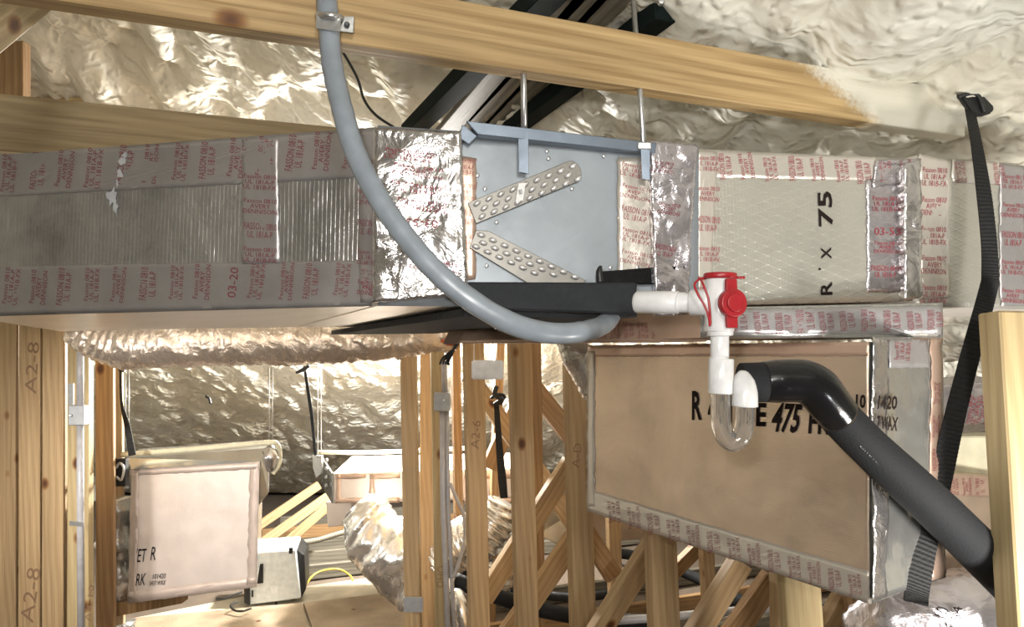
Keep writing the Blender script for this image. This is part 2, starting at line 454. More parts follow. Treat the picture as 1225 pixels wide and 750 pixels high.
# ================================================================== SETTING
def heightgrid(name, x0, x1, y0, y1, st, hf, m):
    nx = int((x1 - x0)/st); ny = int((y1 - y0)/st); vs = []
    for j in range(ny + 1):
        for i in range(nx + 1):
            X, Y = x0 + i*st, y0 + j*st; vs.append(V((X, Y, hf(X, Y))))
    W = nx + 1
    fs = [(j*W + i, (j + 1)*W + i, (j + 1)*W + i + 1, j*W + i + 1) for j in range(ny) for i in range(nx)]
    return vs, fs
def lump(X, Y, Z):
    w1 = noise.noise(V((X*3, Y*3, 7))); w2 = noise.noise(V((X*3, Y*3, 31)))
    w3 = noise.noise(V((X*9, Y*9, 5))); w4 = noise.noise(V((X*9, Y*9, 35)))
    X2 = X + .06*w1 + .02*w3; Y2 = (Y + .08*w2 + .03*w4)*.5
    d1 = noise.voronoi(V((X2*7, Y2*7, 3)))[0][0]
    d2 = noise.voronoi(V((X2*15, Y2*15, 9)))[0][0]
    d3 = noise.voronoi(V((X2*30, Y2*30, 4)))[0][0]
    m = .5 + .9*noise.noise(V((X*1.7, Y*1.2, 2)))
    return .04*noise.noise(V((X*1.3, Y*1.3, 0))) + .105*(.35 - min(d1, 1)**2) + .044*(.4 - min(d2, 1)**2)*(.6 + m) + .012*(.4 - min(d3, 1)**2)*(.5 + m)
def ceil_h(X, Y):
    z = roofh(X, Y)
    k = 1.0
    s = .93*X + .37*Y
    if .95 < s < 1.6 and .4 < Y < 2.6: k = .6
    if Y > 3.6: k = .6
    return max(z - k*lump(X, Y, z)*1.0 + .0, .02)
vs, fs = heightgrid('ceiling', -4.2, 3.6, -2.6, 8.0, .0185, ceil_h, 'foam')
o = mobj('ceiling', vs, fs, 'foam', None, True, world=Matrix.Identity(4)); o['kind'] = 'structure'
def wall(name, a, b_, m='foam', h=3.0):
    d = (b_ - a); L = d.length; n = V((-d.y, d.x, 0)).normalized()
    nu, nv = int(L/.12), int(h/.12); vs = []
    for j in range(nv + 1):
        for i in range(nu + 1):
            p = a + d*(i/nu) + V((0, 0, h*j/nv)); p = p + n*(.05*noise.noise(p*2.2) + .02*noise.noise(p*6)); vs.append(p)
    W = nu + 1
    fs = [(j*W + i, j*W + i + 1, (j + 1)*W + i + 1, (j + 1)*W + i) for j in range(nv) for i in range(nu)]
    o = mobj(name, vs, fs, m, None, True, world=Matrix.Identity(4)); o['kind'] = 'structure'
wall('wall_left', V((-4.1, -2.6, 0)), V((-4.1, 8, 0)))
wall('wall_front', V((-4.2, -2.5, 0)), V((3.6, -2.5, 0)))
wall('wall_right', V((3.5, -2.6, 0)), V((3.5, 8, 0)))
wall('wall_back', V((-4.2, 7.9, 0)), V((3.6, 7.9, 0)), h=.8)
vs, fs = heightgrid('floor', -4.2, 3.6, -2.6, 8.0, .1, lambda X, Y: .012*noise.noise(V((X*3, Y*3, 0))) - .012, 'floor')
o = mobj('floor', vs, fs, 'floor', None, True, world=Matrix.Identity(4)); o['kind'] = 'structure'

# ================================================================== TIMBER
G_ST = 'pine truss members behind the ducts'
def post(xt, yt, xb, yb, D, label, m='pine', top=None, w_=.089, t_=.038, yaw=None, name='wall_stud', text=None, bottom=0.0, cat='wood stud'):
    a = P(xt, yt, D); b_ = P(xb, yb, D); d = (a - b_)
    p0 = b_ + d*((bottom - b_.z)/d.z)
    zt = (roofh(a.x, a.y) + .02) if top is None else top
    p1 = b_ + d*((zt - b_.z)/d.z)
    xd = U if yaw is None else V((math.cos(math.radians(yaw)), math.sin(math.radians(yaw)), 0))
    o = bar(name, p0, p1, w_, t_, m, None, xd); tag(o, label, cat, G_ST)
    if text:
        mw = WM[o]; n = -(mw.col[1].xyz) if mw.col[1].xyz.dot(CAM - p0) < 0 else mw.col[1].xyz
        n = n.normalized(); fp = p0 + n*(t_/2 + .0006)
        for (body, cx, cy, tw, th, rot) in text:
            vs, fs = text_mesh(body); a_ = math.radians(rot); out = []
            for x, y in vs:
                X = x*tw; Y = y*th
                r = ray(cx + X*math.cos(a_) - Y*math.sin(a_), cy - (X*math.sin(a_) + Y*math.cos(a_)))
                out.append(CAM + r*((fp - CAM).dot(n)/r.dot(n)))
            mobj('pen_mark', out, fs, 'pen', o, False)
    return o
def diag(x0, y0, x1, y1, D0, label, m='pine', D1=None, w_=.080, name='diagonal_brace'):
    o = bar(name, P(x0, y0, D0), P(x1, y1, D1 or D0), w_, .038, m, None, None)
    # turn the broad side so that it stays in the truss plane (vertical, along U)
    p0, p1 = P(x0, y0, D0), P(x1, y1, D1 or D0); nrm = V((.37, -.93, 0)).normalized()
    xd = (p1 - p0).cross(nrm)
    o.matrix_basis = frame(p0, p1, xd); WM[o] = o.matrix_basis.copy()
    return tag(o, label, 'wood brace', G_ST)

# long beam across the top
Bv = V((-.233, 1.02, CAMZ + .437)); Be = V((.887, 1.46, CAMZ + .437)); bd = (Be - Bv).normalized()
p0 = Bv - bd*.75 + V((0, 0, .0445)) + V((-bd.y, bd.x, 0))*.019
p1 = Be + bd*.03 + V((0, 0, .0445)) + V((-bd.y, bd.x, 0))*.019
beam = bar('ceiling_beam', p0, p1, .092, .038, 'beam', None, V((0, 0, 1)), .002)
tag(beam, 'long honey-coloured pine beam across the top, its right end dusted with white foam', 'wood beam')
# foam start along local z, adjust in material: length
# back lower beam on the left
a = P(-40, 145, 1.75); b_ = P(440, 186, 2.15)
o = bar('ceiling_beam', a, b_, .14, .038, 'pine_grey', None, V((0, 0, 1))); tag(o, 'dull grey-brown beam at upper left resting just behind the top edge of the left duct', 'wood beam')
a = P(-60, 78, 1.15); b_ = P(75, -28, 1.45)
o = bar('roof_rafter', a, b_, .05, .038, 'pine_grey', None, V((0, 0, 1))); tag(o, 'short grey-brown rafter piece cutting across the extreme upper left corner', 'wood rafter')
t = solid('roof_block', [P(-60, 55, 2.3), P(27, 48, 2.3), P(27, 160, 2.3), P(-60, 160, 2.3)], (-.0, .04, 0), 'pine_dark_and_shade', bev=.002)
tag(t, 'brown upright wooden block above the grey-brown beam at the far left edge', 'wood block')

LS = [(-3, 'foremost pine stud at the extreme left edge of the frame', 'pine', None),
      (26, 'left-hand pine stud marked A2-8 in pen twice', 'pine', [('A2-8', 38, 440, 62, 14, 86), ('A2-8', 36, 712, 66, 16, 82)]),
      (54, 'pine stud with dark knots just left of the small grey box', 'pine', None),
      (84, 'pine stud behind the grey conduit and small grey box on the left', 'pine_pale', [('AR 10', 107, 722, 44, 7, 84)])]
for i, (x, lab, mm, tx) in enumerate(LS):
    post(x + 12.5, 400, x + 12, 750, 2.85, lab, mm, text=tx, yaw=0, w_=.081)
post(126, 430, 127, 750, 3.05, 'darker pine stud just left of the hanging foil box', 'pine_dark_and_shade', yaw=14, w_=.066)
post(140, 430, 142, 750, 3.5, 'narrow pine stud half hidden behind the flexible duct on the left', 'pine', yaw=14, w_=.05)

MS = [(489, 430, 494, 730, 3.1, .066, 'knotty pine stud left of the pair beside the overexposed glare', 'pine', None, -4),
      (512, 430, 511, 715, 3.35, .070, 'right-hand knotty pine stud of the pair beside the glare', 'pine', None, 6),
      (523, 420, 529, 750, 3.0, .055, 'pine stud directly behind the twin grey conduits', 'pine_pale', [('OHO', 527, 690, 26, 8, 88)], 10),
      (566, 415, 573, 750, 2.75, .074, 'split pine stud behind the white plastic box', 'pine', [('A2-6', 569, 520, 34, 10, 86)], 20),
      (621, 415, 630, 750, 2.6, .078, 'bright pine stud right of the white plastic box', 'pine', None, 22),
      (688, 415, 697, 750, 2.5, .084, 'tall pine stud just left of the tan foil box', 'pine', [('A-D', 690, 545, 30, 9, 84)], 25)]
for (xt, yt, xb, yb, D, w_, lab, mm, tx, yaw) in MS:
    post(xt, yt, xb, yb, D, lab, mm, w_=w_, text=tx, yaw=yaw)
post(545, 430, 549, 650, 3.6, 'narrow dark stud seen between the conduits and the split stud', 'pine_dark_and_shade', w_=.04)
post(640, 470, 642, 600, 3.2, 'shaded stud just behind the bright stud', 'pine_dark_and_shade', w_=.05)
post(597, 430, 590, 640, 3.9, 'far shaded stud behind the black hanging strap', 'pine_dark_and_shade', w_=.045)
post(790, 650, 794, 750, 2.15, 'broad pine post under the middle of the tan foil box', 'pine', top=CAMZ - .02, yaw=22)
post(956, 705, 959, 750, 1.72, 'broad pine post under the right part of the tan foil box', 'pine_pale', top=CAMZ - .02, yaw=10)
post(930, 700, 931, 750, 2.1, 'narrow pine stud left of the rightmost post under the tan box', 'pine', top=CAMZ, w_=.03)
post(733, 610, 735, 680, 3.4, 'short upright far behind, seen just below the left corner of the tan box', 'pine', top=CAMZ, w_=.06)
post(845, 660, 848, 720, 3.1, 'thin upright far behind under the middle of the tan box', 'pine', top=CAMZ, w_=.055)
post(1027, 735, 1030, 750, 1.9, 'reddish post end below the right corner of the tan box', 'pine_dark_and_shade', top=CAMZ - .3, w_=.05)
# near right post: leaning
a = P(1208, 374, 1.20); b_ = P(1232, 750, 1.17); d = (b_ - a).normalized()
o = bar('wall_post', a + d*3.9*.36, a, .075, .05, 'pine_pale', None, V((1, .1, 0)), .003)
tag(o, 'pale pine post at the right edge in front of the black insulated pipe', 'wood post')
p = P(1187, 190, 2.25)
o = bar('roof_block', V((p.x, p.y, CAMZ + .32)), V((p.x, p.y, roofh(p.x, p.y) + .03)), .05, .05, 'pine_pale'); tag(o, 'short pale wood stub above the right duct beside the black strap', 'wood block')

DG = [(578, 716, 684, 552, 2.95, None, .075, 'pine', 'upper diagonal brace rising right between the split stud and the tall stud'),
      (600, 770, 690, 640, 2.85, None, .080, 'pine', 'lower diagonal brace rising right behind the bright stud'),
      (710, 765, 784, 648, 2.35, 2.28, .070, 'pine', 'diagonal brace meeting the middle post under the tan box'),
      (822, 775, 886, 672, 2.2, 2.2, .070, 'pine', 'diagonal brace rising right below the middle of the tan box'),
      (868, 770, 925, 690, 2.6, 2.6, .085, 'pine_dark_and_shade', 'darker diagonal brace left of the rightmost post under the tan box'),
      (978, 770, 1012, 712, 2.0, 2.0, .060, 'pine', 'short diagonal brace right of the rightmost post under the tan box'),
      (560, 448, 622, 535, 3.3, None, .075, 'pine', 'brace falling right behind the white plastic box'),
      (628, 452, 690, 530, 3.3, None, .085, 'pine_dark_and_shade', 'dark brace falling right between the bright stud and the tall stud'),
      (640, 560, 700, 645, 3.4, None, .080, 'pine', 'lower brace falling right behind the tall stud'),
      (585, 560, 625, 470, 3.6, None, .08, 'pine_dark_and_shade', 'shaded brace rising right behind the black hanging strap'),
      (690, 620, 735, 690, 3.2, None, .08, 'pine_dark_and_shade', 'shaded brace falling right below the left corner of the tan box'),
      (745, 700, 800, 640, 3.0, None, .06, 'pine_dark_and_shade', 'shaded brace rising right beneath the left half of the tan box'),
      (800, 690, 850, 640, 3.3, None, .06, 'pine_dark_and_shade', 'shaded brace far behind the middle post'),
      (305, 632, 382, 580, 5.2, 5.4, .058, 'pine', 'topmost of three wood braces right of the hanging foil box'),
      (305, 655, 392, 594, 5.0, 5.2, .058, 'pine_grey', 'middle of three wood braces right of the hanging foil box'),
      (325, 664, 392, 606, 4.9, 5.0, .055, 'pine', 'lowest of three wood braces right of the hanging foil box')]
for x0, y0, x1, y1, D0, D1, w_, mm, lab in DG: diag(x0, y0, x1, y1, D0, lab, mm, D1, w_)

# joists on the attic floor, running away to the right
k = 0
for D, m_ in [(4.95, 'weathered'), (5.3, 'weathered'), (5.7, 'weathered'), (6.15, 'pine_dark_and_shade'), (6.6, 'weathered')]:
    c = V((-1.0, D, 0)); q0 = c - U*1.0; q1 = c + U*3.2
    if q1.y > 7.4: q1 = c + U*((7.4 - c.y)/U.y)
    o = bar('floor_joist', q0 + V((0, 0, .045)), q1 + V((0, 0, .045)), .09, .038, m_, None, V((0, 0, 1)))
    tag(o, ['nearest', 'second', 'middle', 'fourth', 'farthest'][k] + ' of the dark joists lying beyond the pale floor boards', 'floor joist', 'dark floor joists'); k += 1
k = 0
for D in (3.0, 3.45, 3.9, 4.35):
    c = V((.15, D, 0)); q0 = c - U*.45; q1 = c + U*2.2
    o = bar('floor_joist', q0 + V((0, 0, .045)), q1 + V((0, 0, .045)), .09, .038, ('pine_dark_and_shade', 'weathered')[k % 2], None, V((0, 0, 1)))
    tag(o, ['nearest', 'second', 'third', 'farthest'][k] + ' joist on the floor under the studs right of the platform', 'floor joist', 'joists under the studs'); k += 1

# platform boards
def sheet(name, px, z, th, m, label, cat):
    lp = [G(x, y, z) for x, y in px]
    o = solid(name, lp, (0, 0, -th), m, bev=.002); return tag(o, label, cat)
sheet('plywood_sheet', [(150, 765), (150, 740), (361, 721), (375, 765)], .055, .018, 'board', 'tan plywood sheet at the left front of the platform', 'plywood')
sheet('plywood_sheet', [(379, 765), (363, 721), (463, 709), (520, 765)], .055, .018, 'board', 'tan plywood sheet at the right front of the platform', 'plywood')
sheet('subfloor_board', [(130, 765), (130, 745), (329, 706), (330, 765)], .034, .030, 'pale_board', 'pale dusty floor board under the white cabinet', 'floor board')
sheet('subfloor_board', [(332, 765), (331, 706), (470, 687), (540, 765)], .034, .030, 'pale_board', 'pale dusty floor board with yellow cable on its far edge', 'floor board')
tube('yellow_cable', [G(365, 702, .04), P(373, 690, 4.65), P(385, 683, 4.7), P(405, 681, 4.72), P(418, 688, 4.74), G(422, 694, .04)], .006, 'yellow')
tag(bpy.context.scene.objects['yellow_cable'], 'thin yellow cable arching over the pale floor board', 'cable')

# ================================================================== MAIN DUCT, left run
LF = Face((-40, 188, 1.39), (452, 152, 1.15), (452, 366, 1.15), (-40, 379, 1.39), .0035, 7, 1)
dl = thing('supply_duct', P(200, 372, 1.27), 'long grey foil-faced duct crossing the left half with red printed tape', 'air duct')
BACK = VV*1.02
slab('duct_board', LF, BACK, 'foil_left', dl, .012, side='foil_under')
def row(x0, x1, y0, y1, step, wd, ht, sh=.12, jit=2, bodies=BL, rot=84):
    out = []; x = x0; i = 0
    while x < x1:
        f = (x - x0)/max(1, x1 - x0); y = y0 + (y1 - y0)*f
        out.append((bodies[(i*7 + int(x)) % len(bodies)], x + R.uniform(-jit, jit), y + R.uniform(-jit, jit)*.7, ht*R.uniform(.88, 1.05), wd*R.uniform(.85, 1.1), rot + R.uniform(-3, 3)))
        x += step; i += 1
    return out
tape(dl, LF, [(-38, 189), (450, 154), (450, 212), (-38, 237)], 'tape', row(12, 452, 208, 178, 34, 19, 46), 'dull_red_print')
bot = row(12, 448, 343, 334, 33, 18, 44); bot = [b for b in bot if abs(b[1] - 279) > 12]
tape(dl, LF, [(-38, 320), (450, 311), (450, 364), (-38, 377)], 'tape', bot + [('03-20', 279, 338, 36, 10, 84)], 'dull_red_print')
tape(dl, LF, [(290, 166), (333, 164), (334, 314), (290, 316)], 'tape', [(BL[i % 3], 312, 218 + i*29, 40, 18, -4) for i in range(4)], 'dull_red_print', off=.0018)
tape(dl, LF, [(430, 156), (452, 156), (452, 362), (430, 362)], 'tape', [(BL[i % 3], 442, 200 + i*36, 28, 18, -4) for i in range(5)], 'dull_red_print', off=.0018)
# dusty smears
mb = MB()
def blob(face, cx, cy, rx, ry, n=16, off=.0026):
    vs = [face.surf(cx, cy, off)]; fs = []
    for k_ in range(n):
        a = 2*math.pi*k_/n; r = R.uniform(.45, 1.1); vs.append(face.surf(cx + rx*r*math.cos(a), cy + ry*r*math.sin(a), off))
    for k_ in range(n): fs.append((0, 1 + k_, 1 + (k_ + 1) % n))
    mb.add(vs, fs)
for c in [(135, 235, 7, 13), (139, 247, 4, 9), (144, 208, 4, 6), (141, 220, 2, 6), (147, 193, 5, 6), (150, 186, 4, 4)]: blob(LF, *c)
mb.build('white_smear', 'dust', dl, False)

# right run
RF = Face((832, 178, 1.205), (1100, 190, 1.29), (1100, 360, 1.29), (832, 366, 1.205), .002, 7, 5)
RG = Face((1096, 186, 1.31), (1290, 205, 1.385), (1290, 372, 1.385), (1096, 366, 1.31), .004, 12, 9)
dr = thing('supply_duct', P(980, 366, 1.26), 'pale foil-faced duct on the right behind the red-capped white fitting', 'air duct')
slab('duct_board', RF, BACK*.95, 'foil_right', dr, .012, side='foil_under')
slab('duct_board', RG, BACK*.93, 'foil_right', dr, .012, side='foil_under')
up = row(866, 1046, 198, 207, 28, 17, 30, rot=96)
tape(dr, RF, [(834, 179), (1052, 188), (1052, 216), (834, 212)], 'tape_beige', up, 'red_print')
tape(dr, RF, [(832, 180), (858, 182), (848, 364), (832, 364)], 'tape_beige', [(BL[i % 3], 846, 196 + i*36, 28, 18, -4) for i in range(5)], 'red_print', off=.0018)
tape(dr, RF, [(1036, 214), (1086, 216), (1082, 350), (1036, 350)], 'tape_violet', [(BL[0], 1060, 244, 34, 18, -2), ('03-53', 1060, 277, 30, 9, 0), (BL[1], 1060, 296, 30, 14, -2), (BL[2], 1058, 325, 34, 14, -2)], 'red_print', off=.0018)
tape(dr, RF, [(1046, 192), (1100, 190), (1099, 218), (1042, 224)], 'tape_violet', [(BL[0], 1058, 205, 24, 14, 95), (BL[1], 1082, 204, 24, 14, 95)], 'red_print', off=.003, extra=(.004, 30, 5))
mb = MB()
for body, x, y, w_, h_, r_ in [('75', 987, 250, 42, 17, 92), ('X', 988, 303, 14, 12, 92), ('R', 988, 345, 16, 14, 92), ('.', 980, 232, 3, 3, 0), ('.', 980, 322, 3, 3, 0)]:
    mb = MB(); glyphs(mb, RF, body, x, y, w_, h_, r_, off=.0012, bold=.02); mb.build('black_lettering', 'black_print', dr, False)
# crumpled silver cover at the joint and printed tape right of it
CF = Face((1082, 196, 1.262), (1101, 190, 1.268), (1104, 356, 1.268), (1082, 360, 1.262), .003, 22, 4)
slab('joint_flap', CF, (0, .035, 0), 'tape_bright', dr, .006, ragged=1.2)
TP = [(1097, 184), (1136, 192), (1136, 356), (1100, 358)]
tape(dr, RG, TP, 'tape_beige', [(BL[i % 2], 1116, 212 + i*35, 30, 22, -3) for i in range(5)], 'red_print', off=.0015, extra=(.003, 30, 3))
tape(dr, RG, [(1138, 190), (1216, 196), (1216, 222), (1138, 218)], 'tape_beige', [(BL[i % 3], 1148 + i*23, 206 + i, 26, 13, 96) for i in range(3)], 'red_print', off=.0015)
tape(dr, RG, [(1194, 196), (1225, 200), (1225, 366), (1196, 366)], 'tape', [(BL[i % 3], 1210, 218 + i*34, 26, 17, -5) for i in range(5)], 'red_print', off=.0022)

# ================================================================== COIL CABINET in the middle
PF = Face((452, 150, 1.12), (836, 176, 1.19), (836, 368, 1.19), (452, 366, 1.12), .0006, 8, 2)
cab = thing('coil_cabinet', P(650, 372, 1.16), 'blue-grey sheet metal coil cabinet between the two foil ducts, open plates showing', 'air handler')
GB = VV*1.0
slab('side_panel', PF, GB, 'galv', cab, .02, side='foil_under')
LIP = [(560, 152), (776, 181), (776, 190), (562, 168)]
t = solid('top_lip', [PF.surf(x, y, .004) for x, y in [(556, 150), (780, 176), (778, 188), (570, 166)]], PF.n*.02, 'galv_lip', cab, bev=.001)
solid('top_lip', [PF.surf(x, y, .004) for x, y in [(552, 152), (570, 166), (560, 176), (548, 168)]], PF.n*.012, 'galv_lip', cab, bev=.001)
# silver wrap tapes
LWF = Face((449, 152, 1.095), (551, 158, 1.105), (560, 352, 1.105), (446, 362, 1.095), .004, 16, 11)
WX = (.002, 26, 2)
lw = slab('foil_wrap', LWF, (0, .03, 0), 'tape_bright', cab, .005, ragged=.8, extra=WX)
mb = MB()
for j, (y, x) in enumerate([(186, 490), (205, 500), (226, 498), (246, 505), (318, 520)]):
    mb = MB(); glyphs(mb, LWF, BL[j % 3], x, y, 60, 13, -8, off=.0012, extra=WX); mb.build('tape_print', 'red_print', lw, False)
mb = MB(); glyphs(mb, LWF, '03-53', 505, 267, 38, 9, 176, off=.0012, extra=WX)
mb.build('tape_print', 'red_print', lw, False)
tape(cab, PF, [(544, 186), (570, 190), (560, 250), (568, 330), (545, 332)][:2] + [(569, 334), (548, 336)], 'tape_brown', [(BL[i % 3], 556, 200 + i*30, 24, 20, -8) for i in range(4)], 'red_print', off=.003, extra=(.002, 40, 3))
tape(cab, PF, [(738, 188), (783, 190), (783, 330), (738, 328)], 'tape_beige', [(BL[i % 3], 760, 205 + i*26, 36, 16, -12) for i in range(5)], 'red_print', off=.003, extra=(.002, 35, 3))
RWF = Face((777, 168, 1.16), (834, 174, 1.175), (822, 376, 1.175), (784, 378, 1.16), .005, 18, 21)
rw = slab('foil_wrap', RWF, (0, .03, 0), 'tape_violet', cab, .005, ragged=1.0, extra=(.003, 25, 2))
mb = MB()
for j, (x, y) in enumerate([(792, 200), (800, 250), (796, 300)]):
    mb = MB(); glyphs(mb, RWF, BL[j], x, y, 26, 14, -10, off=.0012, extra=(.003, 25, 2)); mb.build('tape_print', 'dull_red_print', rw, False)
# screws
scs, scf = [], []
for (x, y) in [(580, 226), (571, 210), (594, 266), (582, 318), (656, 190), (654, 181), (722, 187), (684, 226), (668, 323), (730, 320), (762, 320), (588, 282), (746, 326)]:
    p = PF.surf(x, y, .0005); cyl('screw', p, p + PF.n*.004, .0032, 'steel', cab, 8)
# end plates with return bends
def plate(px, rows, ax, name, seed):
    lp = [PF.surf(x, y, .001) for x, y in px]
    pl = solid(name, lp, PF.n*.006, 'coil_plate', cab, bev=.0008)
    me = None; r = random.Random(seed)
    for (x, y) in rows:
        p = PF.surf(x, y, .007)
        a = PF.surf(x + ax[0], y + ax[1], .007) - p; d = a.normalized()
        if me is None:
            path = [V((-.0062, 0, .001)), V((-.0058, 0, .0012)), V((-.004, 0, .002)), V((0, 0, .0026)), V((.004, 0, .002)), V((.0058, 0, .0012)), V((.0062, 0, .001))]
            vs, fs, uv = tube_data(path, [.0004, .0018, .0033, .0038, .0033, .0018, .0004], 10); base = mobj('return_bend', vs, fs, 'bend', pl, True, world=Matrix.Identity(4)); me = base.data
            ob = base
        else:
            ob = bpy.data.objects.new('return_bend', me); COL.objects.link(ob); ob.parent = pl
        m_ = Matrix((d, PF.n.cross(d), PF.n)).transposed().to_4x4(); m_.translation = p
        ob.matrix_basis = WM[pl].inverted() @ m_
def rows_for(a, b_, n, wd, skip=1.0):
    out = []; dx, dy = b_[0] - a[0], b_[1] - a[1]; L = math.hypot(dx, dy); px_, py_ = -dy/L, dx/L
    for j in (-1, 0, 1):
        for i in range(n):
            f = (i + .5 + (.4 if j == 0 else 0))/n
            if f > .98: continue
            out.append((a[0] + dx*f + px_*wd*j, a[1] + dy*f + py_*wd*j))
    return out
def cap_plate(a, b_, hw, start_cut=False):
    dx, dy = b_[0] - a[0], b_[1] - a[1]; L = math.hypot(dx, dy); ux, uy = dx/L, dy/L; nx, ny = -uy, ux
    pts = [(a[0] + nx*hw, a[1] + ny*hw), (a[0] - nx*hw, a[1] - ny*hw)]
    for k_ in range(9):
        t_ = -math.pi/2 + math.pi*k_/8
        pts.append((b_[0] - hw*.6 + ux*hw*.75*math.cos(t_) + nx*hw*math.sin(t_), b_[1] + hw*.1 + uy*hw*.75*math.cos(t_) + ny*hw*math.sin(t_)))
    return pts
A1, B1 = (564, 256), (692, 205)
plate(cap_plate(A1, B1, 13.5), rows_for((566, 255), (694, 205), 9, 8.2), (12, -9), 'coil_end_plate', 3)
A2, B2 = (565, 285), (700, 346)
plate([(561, 297), (569, 276), (584, 277), (700, 336), (690, 350), (640, 345)], [q for q in rows_for((565, 286), (690, 342), 9, 7.6) if q[1] < 333 and q[0] < 690], (12, 4), 'coil_end_plate', 4)
st = solid('sticker', [PF.surf(x, y, .0135) for x, y in [(619, 222), (627, 221), (624, 242), (615, 244)]], PF.n*.0006, 'label', cab)
mb = MB(); glyphs(mb, PF, '80', 621, 232, 4, 6, 10, off=.0148); mb.build('sticker_print', 'black_print', st, False)

# collar under the cabinet and right duct
CL1 = Face((556, 395, 1.72), (846, 385, 1.26), (846, 409, 1.26), (548, 411, 1.72), .006, 9, 14)
CL2 = Face((838, 368, 1.20), (1128, 362, 1.235), (1128, 404, 1.235), (838, 404, 1.20), .002, 12, 15)
col = thing('duct_collar', P(850, 408, 1.24), 'taped foil collar band under the middle cabinet joining the tan box below', 'duct collar')
slab('collar_band', CL1, VV*.12, 'tape_brown', col, .008, side='tape_brown', extra=(.002, 35, 2))  # brown tone stands in for reflections on the foil under the duct
CLB = slab('collar_band', CL2, VV*.3, 'foil_side', col, .01, side='tape_brown')
tape(col, CL2, [(840, 370), (1126, 365), (1126, 400), (840, 400)], 'tape', row(884, 1120, 386, 383, 26, 20, 26, rot=95), 'dull_red_print', extra=(.0015, 30, 3))
mb = MB()
for i in range(7):
    mb = MB(); glyphs(mb, CL1, BL[i % 3], 720 + i*17, 396, 20, 13, 92, off=.004); mb.build('tape_print', 'dull_red_print', col, False)

# black insulated drain pan
pz = CAMZ + .054
pan = thing('drain_pan', P(660, 376, 1.1), 'flat black insulated drain pan under the sheet metal cabinet', 'drain pan')
lp = [G(762, 376, pz), G(556, 370, pz), G(425, 401, pz), G(540, 399, pz)]
rim = [P(762, 376, 1.075), P(556, 369, 1.065), P(558, 337, 1.065), P(762, 338, 1.075)]
solid('pan_front', rim, (0, .045, 0), 'pan', pan, bev=.003)
q0, q1 = P(762, 375, 1.12), P(556, 369, 1.10)
solid('pan_bottom', [V((q0.x, q0.y, pz)), V((q1.x, q1.y, pz)), V((q1.x, q1.y, pz)) + VV*1.2, V((q0.x, q0.y, pz)) + VV*1.05], (0, 0, .012), 'pan', pan)
solid('pan_side', [PF.surf(x, y, .004) for x, y in [(712, 326), (816, 318), (816, 340), (712, 342)]], PF.n*.012, 'gloss_black', pan, bev=.002)
b0 = P(718, 338, 1.085)
tube('black_wire_tie', [b0, P(717, 325, 1.085), P(719, 318, 1.085)], [.006, .005, .002], 'black', pan, 8)

# ================================================================== HANGER RODS AND RAILS
rl = CAMZ + .628
def rail(x0, y0, x1, y1, wd, m, nm, label, cat, zoff=0, h=.04, ext=0):
    a = G(x0, y0, rl + zoff); b_ = G(x1, y1, rl + zoff); d = (b_ - a).normalized()
    o = bar(nm, a - d*ext, b_, h, wd, m, None, V((0, 0, 1)), .002); return tag(o, label, cat)
rr1 = rail(490, 158, 668, -20, .05, 'rail', 'support_rail', 'left black steel rail slanting up behind the pine beam', 'steel rail')
rr2 = rail(598, 165, 796, 12, .045, 'rail', 'support_rail', 'right black steel rail with a bolt in its upper end', 'steel rail')
sc_ = P(790, 4, 1.30); cyl('bolt', sc_, sc_ - V((0, .012, 0)), .006, 'steel', rr2, 10)
for i, (xa, xb) in enumerate([(532, 690), (556, 714), (578, 742)]):
    rail(xa, 160, xb, -18 + i*2, .065, 'weathered', 'roof_plank', ['left', 'middle', 'right'][i] + ' of three weathered grey planks between the two black rails', 'wood plank', .03, .02)
def rod(x0, y0, x1, y1, D, label, r=.006):
    o = tube('threaded_rod', [P(x0, y0, D), P((x0+x1)/2, (y0+y1)/2, D), P(x1, y1, D)], r, 'steel', None, 8, straight=True); return o
rodA = thing('hanger_rod', P(626, 207, 1.135), 'left steel hanger rod screwed to the sheet metal cabinet', 'hanger rod', 'steel hanger rods')
tube('rod', [P(626, 40, 1.135), P(627, 160, 1.135)], .0048, 'steel', rodA, 10, straight=True)
solid('angle_bracket', [P(620, 158, 1.13), P(632, 158, 1.13), P(632, 208, 1.13), P(621, 206, 1.13)], (0, -.003, 0), 'galv_lip', rodA)
solid('nut', [P(618, 154, 1.128), P(634, 154, 1.128), P(634, 162, 1.128), P(618, 162, 1.128)], (0, .014, 0), 'steel', rodA, bev=.001)
rodB = thing('hanger_rod', P(773, 215, 1.17), 'right steel hanger rod screwed to the sheet metal cabinet', 'hanger rod', 'steel hanger rods')
tube('rod', [P(757, -10, 1.30), P(770, 175, 1.155)], .0048, 'steel', rodB, 10, straight=True)
solid('angle_bracket', [P(766, 172, 1.15), P(777, 172, 1.15), P(777, 216, 1.15), P(768, 214, 1.15)], (0, -.003, 0), 'galv_lip', rodB)
solid('nut', [P(763, 170, 1.145), P(779, 170, 1.145), P(779, 178, 1.145), P(763, 178, 1.145)], (0, .014, 0), 'steel', rodB, bev=.001)
o = tube('black_cable', [P(405, 55, 1.5), P(416, 72, 1.5), P(428, 95, 1.5), P(436, 120, 1.5), P(450, 138, 1.5), P(471, 152, 1.5)], .0028, 'black', None, 8)
tag(o, 'thin black cable hanging in front of the foam just right of the grey conduit', 'cable')

